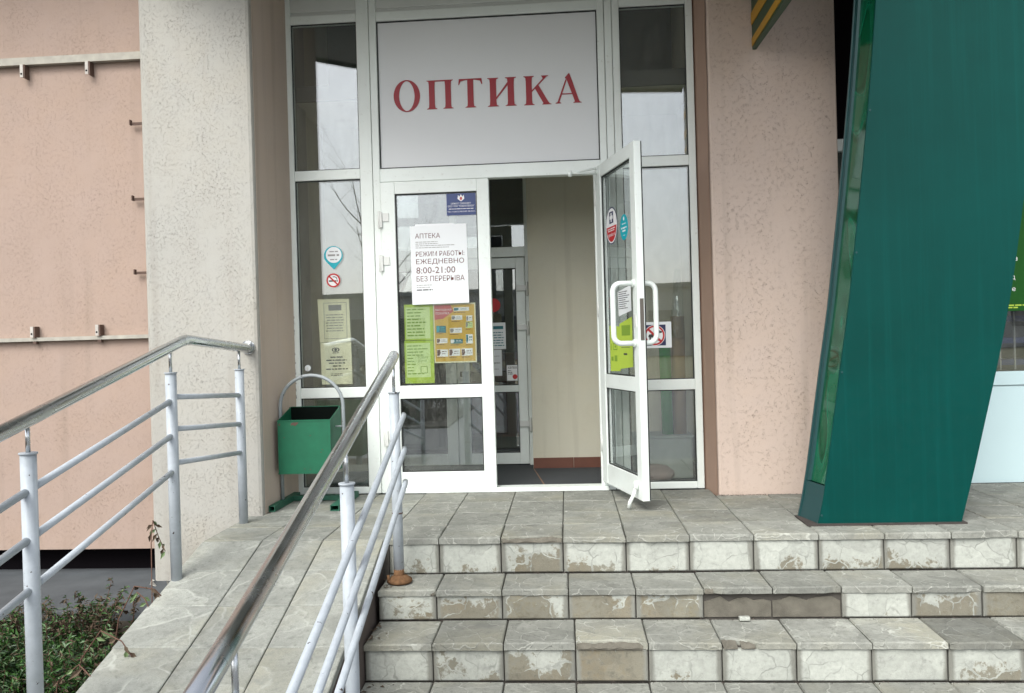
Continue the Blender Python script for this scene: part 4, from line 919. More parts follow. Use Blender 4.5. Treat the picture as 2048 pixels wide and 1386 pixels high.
mb = MB(); pd.quad(mb, cx_ - 0.010, cx_ + 0.010, cz_ + 0.023, cz_ + 0.077, 0.0012); pd.quad(mb, cx_ - 0.028, cx_ - 0.0101, cz_ + 0.040, cz_ + 0.060, 0.0012); pd.quad(mb, cx_ + 0.0101, cx_ + 0.028, cz_ + 0.040, cz_ + 0.060, 0.0012); obj('white_cross', mb, 'white', t)
mb = MB(); pd.text(mb, 'apteka.ru', cx_ - 0.062, cx_ + 0.062, cz_ - 0.070, cz_ - 0.040, 0.0012); pd.greek(mb, cx_ - 0.07, cx_ + 0.07, cz_ - 0.020, 0.006, 0.0012, RG, 0.05); pd.greek(mb, cx_ - 0.06, cx_ + 0.06, cz_ - 0.032, 0.006, 0.0012, RG, 0.05); obj('lettering', mb, 'white', t)
t = notice('teal_sticker', 'round teal sticker beside the pharmacy sticker on the open door', 'sticker', pd, at(0.46, 1.60))
mb = MB(); pd.disc(mb, 0.462, 1.600, 0.066, 0.0, 36, 0.074); obj('disc', mb, 'teal', t)
mb = MB(); pd.disc(mb, 0.462, 1.650, 0.010, 0.0005, 14, 0.012); pd.greek(mb, 0.43, 0.50, 1.618, 0.005, 0.0005, RG); pd.greek(mb, 0.415, 0.515, 1.592, 0.009, 0.0005, RG, 0.05); pd.greek(mb, 0.435, 0.495, 1.575, 0.009, 0.0005, RG, 0.05); pd.greek(mb, 0.445, 0.485, 1.552, 0.004, 0.0005, RG); obj('small_print', mb, 'white', t)
t = notice('lime_leaflet', 'hinge side bright lime sheet on the open door glass', 'leaflet', pd, at(0.24, 0.9), 'lime leaflets on the open door')
mb = MB(); pd.poly(mb, [(0.155, 0.760), (0.335, 0.765), (0.335, 1.030), (0.155, 1.040)], 0.0); obj('paper', mb, 'limepaper', t)
mb = MB()
for q in ((0.175, 0.225, 0.995, 1.003), (0.175, 0.225, 0.975, 0.983), (0.175, 0.225, 0.955, 0.963), (0.175, 0.185, 0.890, 0.930), (0.215, 0.290, 0.925, 0.932), (0.215, 0.290, 0.890, 0.897), (0.215, 0.223, 0.897, 0.925), (0.282, 0.290, 0.897, 0.925), (0.240, 0.270, 0.905, 0.918), (0.175, 0.215, 0.825, 0.850), (0.235, 0.285, 0.822, 0.858)): pd.quad(mb, *q, 0.0005)
obj('lettering', mb, 'limedark', t)
t = notice('lime_leaflet', 'handle side bright lime sheet on the open door glass', 'leaflet', pd, at(0.43, 0.92), 'lime leaflets on the open door')
mb = MB(); pd.poly(mb, [(0.338, 0.778), (0.552, 0.795), (0.552, 1.080), (0.338, 1.045)], 0.0006); obj('paper', mb, 'limepaper', t)
mb = MB()
pd.quad(mb, 0.375, 0.52, 0.975, 1.035, 0.001)
obj('pale_box', mb, 'limedark', t)
mb = MB(); pd.quad(mb, 0.40, 0.46, 0.862, 0.872, 0.001); pd.greek(mb, 0.36, 0.53, 0.930, 0.004, 0.001, RG); pd.greek(mb, 0.36, 0.53, 0.905, 0.004, 0.001, RG); obj('small_print', mb, 'darkink', t)
t = notice('receipt_sheet', 'white printed sheet above the lime leaflets behind the open door handle', 'leaflet', pd, at(0.42, 1.18))
mb = MB(); pd.poly(mb, [(0.330, 1.090), (0.545, 1.115), (0.545, 1.262), (0.320, 1.235)], 0.0); obj('paper', mb, 'paper', t)
mb = MB()
for k in range(9): pd.greek(mb, 0.335, 0.53, 1.218 - k * 0.012 + 0.01, 0.005, 0.0006, RG, 0.4)
obj('small_print', mb, 'darkink', t)
# inner door sticker and papers
pi_ = wall_plane(6.27 + 0.021 - 0.002)
t = notice('square_sticker', 'white square card sticker with a red dot on the inner door', 'sticker', pi_, (-0.42, 6.288, 0.72))
sheet_flat('card', pi_, -0.464, -0.378, 0.660, 0.780, 'white', t)
mb = MB(); pi_.text(mb, 'халва', -0.457, -0.388, 0.752, 0.770, 0.0006); pi_.greek(mb, -0.457, -0.43, 0.735, 0.005, 0.0006, RG); pi_.greek(mb, -0.457, -0.42, 0.722, 0.005, 0.0006, RG); pi_.greek(mb, -0.457, -0.42, 0.709, 0.005, 0.0006, RG); obj('lettering', mb, 'darkink', t)
mb = MB(); pi_.disc(mb, -0.402, 0.690, 0.019, 0.0006, 22); obj('dot', mb, 'red', t)
t = notice('printed_sheet', 'white printed sheet on the inner door above the square sticker', 'notice', pi_, (-0.52, 6.288, 0.98))
sheet_flat('paper', pi_, -0.585, -0.465, 0.905, 1.110, 'paper', t)
mb = MB(); pi_.greek(mb, -0.575, -0.475, 1.06, 0.024, 0.0006, RG, 0.02)
for k in range(6): pi_.greek(mb, -0.575, -0.475, 1.03 - 0.02 * k, 0.007, 0.0006, RG)
obj('small_print', mb, 'tealdark', t)
t = notice('printed_sheet', 'plain white sheet low on the inner door beside the square sticker', 'notice', pi_, (-0.55, 6.288, 0.80))
sheet_flat('paper', pi_, -0.605, -0.500, 0.700, 0.900, 'paper', t)
mb = MB()
for b_ in (0.85, 0.80, 0.795, 0.75): pi_.greek(mb, -0.595, -0.51, b_, 0.004, 0.0006, RG)
obj('small_print', mb, 'greyink', t)
t = notice('red_disc_sticker', 'dull red round sticker on the inner door glass', 'sticker', pi_, (-0.548, 6.288, 1.245))
mb = MB(); pi_.disc(mb, -0.552, 1.245, 0.052, 0.0, 28); obj('disc', mb, 'red', t)

# ------------------------------------------------------------------ railings
def railing(label, posts, hand, bars, pin_r=0.0075, r=0.0245):
    t = thing('ramp_railing', label, 'railing', posts[0][0], 'steel railings along the ramp')
    for (x, y, zb), zt, hz in posts:
        p = obj('post', MB().tube([(x, y, zb), (x, y, zt)], r, 18), 'tube', t)
        obj('cap', MB().tube([(x, y, zt), (x, y, zt + 0.006)], r * 1.16, 18), 'tube', p)
        obj('pin', MB().tube([(x, y, zt + 0.006), (x, y, hz)], pin_r, 10), 'steel', p)
    obj('handrail', MB().tube(hand, 0.025, 22), 'steel', t)
    for b in bars: obj('bar', MB().tube(b, 0.0128, 12), 'tube', t)
    return t
# left: two posts at the landing edge and the pillar, one further down the ramp
def lx(y): return -1.80 + (3.98 - y) * 0.036 if y < 3.98 else -1.80
PA, PB, PC = (-1.797, 3.605, -0.09), (-1.800, 4.393, -0.005), (-1.757, 2.55, -0.32)
PD = (-1.70, 1.0, -0.63)
sl_ = (0.854 - 0.628) / (3.605 - 2.55)
hand = [(-1.826, 4.60, 0.968), (-1.80, 4.50, 0.962)] + [(-1.793, 3.80, 1.006), (-1.792, 3.75, 1.007), (-1.790, 3.70, 0.999)] + [(-1.757, 2.55, 0.744), (-1.70, 0.95, 0.40)]
bars = []
for za, zb in ((0.748, 0.705), (0.602, 0.546), (0.447, 0.389)):
    bars.append([(PA[0], PA[1], za), (PB[0], PB[1], zb)])
for z in (0.732, 0.575, 0.412):
    bars.append([(PA[0], PA[1], z), (PC[0], PC[1], z - 0.2165)]); bars.append([(PC[0], PC[1], z - 0.2165), (PD[0], PD[1], z - 0.2165 - 0.334)])
lr = railing('left ramp railing of grey tubes with steel handrail fixed to the pillar', [(PA, 0.854, 0.985), (PB, 0.843, 0.950), (PC, 0.632, 0.73), (PD, 0.30, 0.395)], hand, bars)
fl = MB(); fl.tube([(-1.826, 4.600, 0.968), (-1.826, 4.588, 0.968)], 0.040, 22); fl.tube([(-1.826, 4.588, 0.968), (-1.826, 4.578, 0.968)], [0.036, 0.028], 22); obj('wall_flange', fl, 'steel', lr)
# right: posts stand on the steps beside the ramp
QA, QB, QC = (-0.826, 3.85, Z1), (-0.762, 2.75, -0.64), (-0.700, 1.64, -0.64)
hand = [(-0.832, 3.90, 0.905), (-0.826, 3.85, 0.893), (-0.762, 2.75, 0.627), (-0.700, 1.64, 0.366), (-0.67, 1.05, 0.23)]
bars = []
for z in (0.612, 0.450, 0.292):
    k = 0.247
    bars.append([(-0.790, 3.885, z + 0.035 * k), (-0.785, 3.85, z), (-0.722, 2.75, z - 1.10 * k), (-0.660, 1.60, z - 2.25 * k)])
rr_ = railing('right ramp railing of grey tubes on a rusty foot between ramp and steps', [(QA, 0.726, 0.875), (QB, 0.482, 0.61), (QC, 0.21, 0.35)], hand, bars)
obj('weld_ring', MB().tube([(QA[0], QA[1], 0.153), (QA[0], QA[1], 0.159)], 0.0265, 18), 'lug_dark', rr_)
obj('rust_collar', MB().lathe([(0.0250, Z1 + 0.02), (0.0255, Z1 + 0.034), (0.0247, Z1 + 0.068)], QA[0], QA[1], 18), 'rust', rr_)
obj('rusty_flange', MB().lathe([(0.050, Z1 + 0.003), (0.060, Z1 + 0.010), (0.058, Z1 + 0.020), (0.038, Z1 + 0.034), (0.026, Z1 + 0.040)], QA[0] + 0.004, QA[1] - 0.004, 24), 'rust', rr_)
obj('bolt', MB().tube([(QA[0] - 0.045, QA[1] - 0.03, Z1 + 0.01), (QA[0] - 0.045, QA[1] - 0.03, Z1 + 0.045)], 0.007, 8), 'rust', rr_)

# ------------------------------------------------------------------ old banner frame on the pink wall
bf = thing('banner_frame', 'empty weathered steel banner frame with lugs on the pink wall', 'frame', (-3.0, 4.72, 1.9))
mb = MB(); mb.box(-9, -2.41, 4.715, 4.747, 2.700, 2.732).box(-9, -2.41, 4.708, 4.715, 2.698, 2.742); obj('rail', mb, 'rail_metal', bf)
mb = MB(); mb.box(-9, -2.41, 4.715, 4.747, 1.040, 1.062); obj('rail', mb, 'rail_metal', bf)
mb = MB(); mb.box(-2.475, -2.452, 4.725, 4.747, 1.065, 2.695); obj('rail', mb, 'rail_metal', bf)
def lug(x, z0, z1):
    p = bx('lug', x - 0.013, x + 0.006, 4.700, 4.708, z0, z1, 'lug_light', bf)
    bx('lug_side', x + 0.0065, x + 0.016, 4.702, 4.745, z0 - 0.004, z1, 'lug_dark', p)
    mb = MB(); mb.tube([(x - 0.004, 4.7005, z0 + 0.02), (x - 0.004, 4.6985, z0 + 0.02)], 0.006, 8); obj('hole', mb, 'black', p)
for x in (-3.61, -3.205, -2.80): lug(x, 2.622, 2.698)
for x in (-3.60, -3.19, -2.785):
    lug(x, 1.064, 1.128); bx('lug', x - 0.008, x + 0.012, 4.716, 4.740, 1.024, 1.0395, 'lug_dark', bf)
for z in (2.316, 1.867, 1.428):
    p = bx('lug', -2.545, -2.455, 4.716, 4.7245, z - 0.006, z + 0.009, 'lug_dark', bf); bx('lug_tip', -2.552, -2.5455, 4.700, 4.7245, z - 0.008, z + 0.022, 'lug_dark', p)

# ------------------------------------------------------------------ bin
bn = thing('litter_bin', 'green metal litter bin with worn paint hanging in a grey hoop by the pillar', 'bin', (-1.56, 4.85, 0.0))
yb0, yb1 = 4.78, 4.99; xl, xr = -1.735, -1.415; zb, zf, zk = 0.205, 0.525, 0.592
xrb, xlb = -1.408, -1.722
bxm = MB(); tk = 0.003
obj('front_panel', MB().prism([(xl, yb0, zb), (xr, yb0, zb), (xr, yb0, zf), (xl, yb0, zf)], [(xl, yb0 + tk, zb), (xr, yb0 + tk, zb), (xr, yb0 + tk, zf), (xl, yb0 + tk, zf)]), 'bin', bn)
obj('back_panel', MB().prism([(xlb, yb1, zb), (xrb, yb1, zb), (xrb, yb1, zk), (xlb, yb1, zk)], [(xlb, yb1 - tk, zb), (xrb, yb1 - tk, zb), (xrb, yb1 - tk, zk), (xlb, yb1 - tk, zk)]), 'bin', bn)
obj('side_panel', MB().prism([(xr, yb0 + tk, zb), (xrb, yb1 - tk, zb), (xrb, yb1 - tk, zk), (xr, yb0 + tk, zf)], [(xr - tk, yb0 + tk, zb), (xrb - tk, yb1 - tk, zb), (xrb - tk, yb1 - tk, zk), (xr - tk, yb0 + tk, zf)]), 'bin', bn)
obj('side_panel', MB().prism([(xl, yb0 + tk, zb), (xlb, yb1 - tk, zb), (xlb, yb1 - tk, zk), (xl, yb0 + tk, zf)], [(xl + tk, yb0 + tk, zb), (xlb + tk, yb1 - tk, zb), (xlb + tk, yb1 - tk, zk), (xl + tk, yb0 + tk, zf)]), 'bin', bn)
bx('base_panel', xl + tk, xr - tk, yb0 + tk, yb1 - tk, zb, zb + 0.004, 'bin', bn)
lin = MB(); lin.box(xl + 0.006, xr - 0.006, yb1 - 0.010, yb1 - 0.006, zb + 0.01, zk - 0.003); lin.box(xl + 0.006, xl + 0.010, yb0 + 0.01, yb1 - 0.011, zb + 0.01, zf - 0.01); lin.box(xr - 0.010, xr - 0.006, yb0 + 0.01, yb1 - 0.011, zb + 0.01, zf - 0.01)
lin.box(xl + 0.011, xr - 0.011, yb0 + 0.006, yb1 - 0.011, zb + 0.20, zb + 0.21)
obj('inside', lin, 'binshade', bn)
obj('rim', MB().box(xl - 0.002, xr + 0.002, yb0 - 0.003, yb0 - 0.0005, zf - 0.006, zf + 0.002).box(xl - 0.002, xr + 0.002, yb0 - 0.003, yb0 - 0.0005, zb, zb + 0.006), 'bin', bn)
mb = MB(); pw = Plane((0, yb0 - 0.0004, 0), (1, 0, 0), (0, 0, 1), (0, -1, 0))
pw.poly(mb, [(-1.655, 0.494), (-1.640, 0.497), (-1.628, 0.490), (-1.612, 0.503), (-1.606, 0.512), (-1.640, 0.513), (-1.652, 0.508)], 0.0004, 0.0002); pw.poly(mb, [(-1.730, 0.498), (-1.722, 0.494), (-1.717, 0.502), (-1.724, 0.510)], 0.0004, 0.0002)
for a_, b_ in ((-1.54, 0.43), (-1.58, 0.232), (-1.545, 0.228), (-1.47, 0.345), (-1.478, 0.33), (-1.70, 0.42)): pw.poly(mb, [(a_, b_), (a_ + 0.008, b_ + 0.001), (a_ + 0.007, b_ + 0.005), (a_ - 0.001, b_ + 0.004)], 0.0004, 0.0002)
obj('rust_chip', mb, 'lug_dark', bn)
yh = 4.88; path = [(-1.751, yh, 0.035), (-1.751, yh, 0.60)]
for k in range(1, 17): a = math.pi - math.pi * k / 16; path.append((-1.556 + 0.195 * math.cos(a), yh, 0.60 + 0.188 * math.sin(a)))
path.append((-1.361, yh, 0.035)); obj('hoop', MB().tube(path, 0.011, 12), 'bintube', bn)
for x0, x1 in ((-1.764, -1.726), (-1.398, -1.345)):
    f = MB(); y0, y1, z0, z1, q = 4.675, 5.13, 0.002, 0.036, 0.004
    f.box(x0, x1, y0, y1, z0, z0 + q).box(x0, x1, y0, y1, z1 - q, z1).box(x0, x0 + q, y0, y1, z0 + q, z1 - q).box(x1 - q, x1, y0, y1, z0 + q, z1 - q); obj('foot', f, 'binfoot', bn)
bx('cross_bar', -1.726, -1.398, 5.00, 5.05, 0.004, 0.032, 'binfoot', bn)
obj('pivot', MB().tube([(-1.412, yh, 0.475), (-1.361, yh, 0.475)], 0.005, 8), 'bintube', bn); obj('pivot', MB().tube([(-1.751, yh, 0.475), (-1.730, yh, 0.475)], 0.005, 8), 'bintube', bn)

# ------------------------------------------------------------------ green leaning stele
stl = thing('advertising_stele', 'tall dark green leaning metal stele standing on the landing edge', 'stele', (1.57, 4.25, 0))
LZ = [(0.008, 1.223), (0.174, 1.261), (0.59, 1.323), (0.90, 1.370), (1.017, 1.392), (1.525, 1.456), (1.933, 1.505), (2.262, 1.540), (2.59, 1.570), (3.29, 1.620)]
RZ = [(0.008, 1.914), (0.202, 1.966), (0.744, 2.096), (0.943, 2.140), (1.189, 2.187), (1.6, 2.250), (2.2, 2.318), (3.29, 2.38)]
def itp(T, z):
    for (a, b), (c, d) in zip(T, T[1:]):
        if z <= c: return b + (d - b) * (z - a) / (c - a)
    return T[-1][1]
def sm(T, z): return sum(itp(T, min(max(z + k * 0.06, T[0][0]), T[-1][0])) for k in (-2, -1, 0, 1, 2)) / 5 if 0.15 < z < 3.15 else itp(T, z)
SY0, SY1 = 4.155, 4.340; ZS = [0.008 + (3.29 - 0.008) * i / 40 for i in range(41)]
def sx(z, y): return sm(LZ, z) - 0.040 * (y - SY0) / (SY1 - SY0)
def rx(z, y): return sm(RZ, z) - 0.040 * (y - SY0) / (SY1 - SY0)
def strip(pa, pb, zs, th):   # skin between two edge curves, thickened along th
    vs = []; fs = []; n = len(zs)
    for z in zs:
        a = Vector(pa(z)); b = Vector(pb(z)); vs += [a, b, a + Vector(th), b + Vector(th)]
    for i in range(n - 1):
        A, B = 4 * i, 4 * i + 4
        fs += [(A, A + 1, B + 1, B), (A + 2, B + 2, B + 3, A + 3), (A, B, B + 2, A + 2), (A + 1, A + 3, B + 3, B + 1)]
    fs += [(0, 2, 3, 1), (4 * n - 4, 4 * n - 3, 4 * n - 1, 4 * n - 2)]
    m_ = MB(); m_.add(vs, fs, False); return m_
obj('front_panel', strip(lambda z: (sx(z, SY0), SY0, z), lambda z: (rx(z, SY0), SY0, z), ZS, (0, 0.004, 0)), 'stele', stl)
obj('back_panel', strip(lambda z: (sx(z, SY1) , SY1, z), lambda z: (rx(z, SY1), SY1, z), ZS, (0, -0.004, 0)), 'stele', stl)
ya, yb = SY0 + 0.004, SY1 - 0.004
obj('side_panel', strip(lambda z: (rx(z, ya), ya, z), lambda z: (rx(z, yb), yb, z), ZS, (-0.004, 0, 0)), 'stele', stl)
zlow = [0.008 + 0.187 * i / 6 for i in range(7)]; zup = [0.199 + (3.29 - 0.199) * i / 36 for i in range(37)]
obj('base_cover', strip(lambda z: (sx(z, ya), ya, z), lambda z: (sx(z, yb), yb, z), zlow, (0.004, 0, 0)), 'stele_edge', stl)
obj('light_panel', strip(lambda z: (sx(z, ya + 0.008) + 0.012, ya + 0.001, z), lambda z: (sx(z, yb - 0.02) + 0.012, yb - 0.012, z), zup, (0.006, 0, 0)), 'acrylic', stl)
obj('edge_trim', strip(lambda z: (sx(z, yb - 0.022), yb - 0.022, z), lambda z: (sx(z, yb), yb, z), zup, (0.022, 0, 0)), 'stele_edge', stl)
obj('edge_trim', strip(lambda z: (sx(z, SY1) - 0.006, SY1 + 0.001, z), lambda z: (sx(z, SY1) - 0.006, SY1 + 0.012, z), ZS, (0.03, 0, 0)), 'stele_edge', stl)
obj('edge_trim', strip(lambda z: (sx(z, ya) , ya, z), lambda z: (sx(z, ya + 0.004), ya + 0.004, z), zup, (0.008, 0, 0)), 'stele', stl)
bx('base_plate', 1.165, 1.935, 4.138, 4.362, 0.002, 0.010, 'plate', stl)
for z in (0.05, 0.76, 1.35, 2.05): obj('screw', MB().tube([(sx(z, ya) + 0.010, SY0 - 0.003, z), (sx(z, ya) + 0.010, SY0, z)], 0.005, 10), 'stele_edge', stl)
# a small green sign fixed behind the stele's upper part is hidden; nothing built for it

# ------------------------------------------------------------------ neighbouring shop on the right
sh = thing('neighbour_shop', 'neighbouring shopfront with pale blue panel and dark window behind the stele', 'shopfront', (2.9, 5.27, 0))
bx('lower_panel', 1.65, 5.2, 5.262, 5.30, 0.0, 0.600, 'shoppanel', sh); bx('sill', 1.65, 5.2, 5.252, 5.30, 0.603, 0.688, 'shoppanel', sh, bevel=0.004)
bx('top_rail', 1.65, 5.2, 5.256, 5.30, 2.095, 2.17, 'upvc', sh, bevel=0.004)
for x in (1.65, 2.20, 3.6, 5.14): bx('mullion', x, x + 0.055, 5.257, 5.302, 0.688, 2.095, 'upvc', sh, bevel=0.004)
for x0, x1 in ((1.705, 2.20), (2.255, 3.6), (3.655, 5.14)): bx('pane', x0, x1, 5.275, 5.288, 0.688, 2.095, 'glass', sh)
bx('upper_shade', 1.65, 5.2, 5.285, 5.30, 2.17, 3.6, 'black', sh)  # black sheet in place of the shaded recess over the window
bx('inner_back', 1.65, 5.2, 6.0, 6.05, 0.3, 2.3, 'roomshade', sh)
gp = Plane((0, 5.2735, 0), (1, 0, 0), (0, 0, 1), (0, -1, 0))
t = notice('green_poster', 'green window poster with white words cut off by the stele', 'poster', gp, (2.9, 5.3, 1.5))
sheet_flat('paper', gp, 2.30, 3.55, 1.062, 2.06, 'greenposter', t)
mb = MB(); gp.text(mb, 'а', 2.784, 2.803, 1.372, 1.397, 0.0006); gp.text(mb, 'ед', 2.753, 2.787, 1.252, 1.280, 0.0006); gp.text(mb, 'ье', 2.745, 2.788, 1.185, 1.207, 0.0006); obj('lettering', mb, 'white', t)
mb = MB(); gp.greek(mb, 2.73, 2.86, 1.093, 0.008, 0.0006, RG, 0.02); gp.greek(mb, 2.725, 2.80, 1.079, 0.008, 0.0006, RG, 0.02); obj('small_print', mb, 'limepaper', t)
sf = thing('shop_shelf', 'navy blue shelving behind the neighbouring shop window', 'shelf', (2.9, 5.6, 0.6))
for z in (0.72, 0.86, 1.0): bx('shelf', 2.3, 3.5, 5.45, 5.75, z, z + 0.035, 'shelfblue', sf)
for k in range(13): bx('upright', 2.32 + 0.09 * k, 2.328 + 0.09 * k, 5.44, 5.449, 0.69, 1.06, 'greyink', sf)

# ------------------------------------------------------------------ shrubs beside the ramp
RB = random.Random(21)
def bed_z(y): return -0.56 + (y - 2.4) * 0.085 if y > 2.4 else -0.635 + (y + 1) * 0.022
def leaf_q(mb, p, d, up_, L, wd, fold=0.25):
    d = d.normalized(); s_ = d.cross(up_)
    if s_.length < 1e-3: s_ = Vector((1, 0, 0))
    s_.normalize(); nrm = s_.cross(d)
    a = p; b = p + d * L * 0.45 + s_ * wd * 0.5 + nrm * wd * fold; c = p + d * L - nrm * L * 0.12; e = p + d * L * 0.45 - s_ * wd * 0.5 + nrm * wd * fold
    mb.add([a, b, c, e], [(0, 1, 2), (0, 2, 3)])
def shrub(x, y, rad, ht, n_stem, label, dry=0.2):
    z0 = bed_z(y); t = thing('low_shrub', label, 'shrub', (x, y, z0), 'low shrubs in the bed by the ramp')
    stems = MB(); LV = {'leaf': MB(), 'leaf_dark': MB(), 'leaf_dry': MB(), 'leaf_pale': MB()}
    for k in range(n_stem):
        a = RB.uniform(0, 2 * math.pi); rr = rad * math.sqrt(RB.random()); bxp = x + rr * 0.8 * math.cos(a); byp = y + rr * 0.8 * math.sin(a)
        if bxp > -1.93 + (3.98 - byp) * 0.05: bxp = -1.95 - RB.random() * 0.1
        hh = ht * RB.uniform(0.45, 1.0); lean = Vector((RB.gauss(0, 0.22), RB.gauss(0, 0.22), 1))
        p = Vector((bxp, byp, z0 - 0.01)); pts = [p.copy()]; d = lean.normalized(); seg = 7
        for i in range(seg):
            d = (d + Vector((RB.gauss(0, 0.16), RB.gauss(0, 0.16), -0.10 if i > 3 else 0.05))).normalized(); p = p + d * hh / seg; pts.append(p.copy())
        stems.tube(pts, [0.0028 - 0.0003 * i for i in range(seg + 1)], 5)
        for i in range(2, seg + 1):
            for q in range(RB.randint(7, 11)):
                base = pts[i - 1].lerp(pts[i], RB.random()); dr = Vector((RB.gauss(0, 1), RB.gauss(0, 1), RB.gauss(0.1, 0.6)))
                m_ = 'leaf_dry' if RB.random() < dry else ('leaf_pale' if RB.random() < 0.07 else ('leaf_dark' if RB.random() < 0.45 else 'leaf'))
                leaf_q(LV[m_], base, dr, Vector((0, 0, 1)) + Vector((RB.gauss(0, 0.4), RB.gauss(0, 0.4), 0)), RB.uniform(0.018, 0.038), RB.uniform(0.007, 0.013))
    obj('stems', stems, 'stem', t)
    for m_, mbx in LV.items():
        if mbx.v: obj('foliage', mbx, m_, t, recalc=False)
spots = [(-2.00, 3.22, .20, .30, 170, 'leafy low shrub tight against the ramp edge', .16), (-2.42, 3.40, .30, .26, 170, 'broad low shrub behind the nearest railing post', .07), (-2.85, 3.30, .30, .27, 150, 'low green shrub at the far left of the bed', .07),
         (-1.98, 2.80, .18, .22, 130, 'small bright shrub beside the lower ramp tiles', .05), (-2.30, 2.85, .28, .26, 190, 'dense dark shrub in front of the broad one', .05), (-2.75, 2.80, .30, .28, 160, 'dense dark shrub at the left frame edge', .05),
         (-1.98, 2.35, .20, .24, 120, 'low shrub at the foot of the ramp', .05), (-2.4, 2.3, .30, .26, 150, 'low shrub nearest the camera', .05), (-2.30, 3.72, .22, .32, 60, 'thin dry shrub nearest the pillar', .55), (-2.75, 3.70, .22, .24, 50, 'thin dry shrub on the pavement edge', .45)]
for s_ in spots: shrub(*s_)
# arching sprays that reach over the ramp edge
def spray(pts, label, n=9, dry=0.35):
    t = thing('drooping_twig', label, 'twig', pts[0], 'twigs hanging over the ramp edge'); P_ = [Vector(p) for p in pts]
    fine = []
    for i in range(len(P_) - 1):
        for k in range(4): fine.append(P_[i].lerp(P_[i + 1], k / 4))
    fine.append(P_[-1]); obj('stem', MB().tube(fine, 0.0026, 6), 'stem', t)
    L1, L2 = MB(), MB()
    for k in range(n):
        q = fine[int(len(fine) * (0.35 + 0.64 * k / n))]; dr = Vector((RB.gauss(0, 0.7), RB.gauss(0, 0.7), -0.7))
        leaf_q(L1 if RB.random() > dry else L2, q, dr, Vector((0.3, -1, 0.4)), RB.uniform(0.035, 0.06), RB.uniform(0.014, 0.022))
    if L1.v: obj('foliage', L1, 'leaf_pale', t, recalc=False)
    if L2.v: obj('foliage', L2, 'leaf_dry', t, recalc=False)
spray([(-1.99, 3.10, -0.50), (-1.93, 3.08, -0.24), (-1.83, 3.05, -0.12), (-1.73, 3.02, -0.15), (-1.68, 3.0, -0.20)], 'brown arching twig with pale leaves drooping over the ramp tiles')
spray([(-2.00, 2.98, -0.52), (-1.95, 2.96, -0.28), (-1.84, 2.92, -0.20), (-1.76, 2.88, -0.24)], 'lower arching twig with curled leaves on the ramp border', 8)
spray([(-2.02, 3.42, -0.48), (-1.97, 3.42, -0.20), (-1.90, 3.43, -0.06), (-1.82, 3.45, -0.08), (-1.79, 3.46, -0.12)], 'thin twig with withered leaves by the pillar foot', 8, 0.7)
spray([(-2.18, 4.10, -0.42), (-2.28, 4.30, -0.05), (-2.32, 4.40, 0.02), (-2.30, 4.42, -0.08), (-2.27, 4.43, -0.16)], 'tall dead twig with a withered tuft against the pink wall', 16, 0.8)
spray([(-2.12, 3.80, -0.44), (-2.10, 3.78, -0.24), (-2.06, 3.74, -0.18), (-2.0, 3.70, -0.20), (-1.95, 3.66, -0.26)], 'twig with small green leaves below the pillar', 9, 0.3)
# broken render lumps at the pillar foot
mb = MB()
for k in range(14):
    x, y = RB.uniform(-2.42, -2.0), RB.uniform(4.50, 4.62); r_ = RB.uniform(0.012, 0.03)
    c_ = Vector((x, y, -0.372 + r_ * 0.4)); P_ = [c_ + Vector((RB.gauss(0, 1), RB.gauss(0, 1), RB.gauss(0, 0.8))).normalized() * r_ for _ in range(6)]
    mb.add(P_, [(0, 1, 2), (0, 2, 3), (0, 3, 4), (0, 4, 5), (1, 2, 3), (1, 3, 4), (1, 4, 5), (2, 3, 5)])
obj('rubble', mb, 'pillar', kind='stuff')
# leaf litter in the gap between ramp and steps
mb = MB()
for k in range(60):
    st_ = RB.choice(((Y2, Y1, Z1), (Y3, Y2, Z2), (Y4, Y3, Z3))); x = -0.90 + abs(RB.gauss(0, 0.035)); y = RB.uniform(st_[0], st_[1])
    leaf_q(mb, Vector((x, y, st_[2] + 0.004)), Vector((RB.gauss(0, 1), RB.gauss(0, 1), 0.15)), Vector((0, 0, 1)), RB.uniform(0.008, 0.03), RB.uniform(0.006, 0.014))
obj('leaf_litter', mb, 'leaf_dry', kind='stuff', recalc=False)

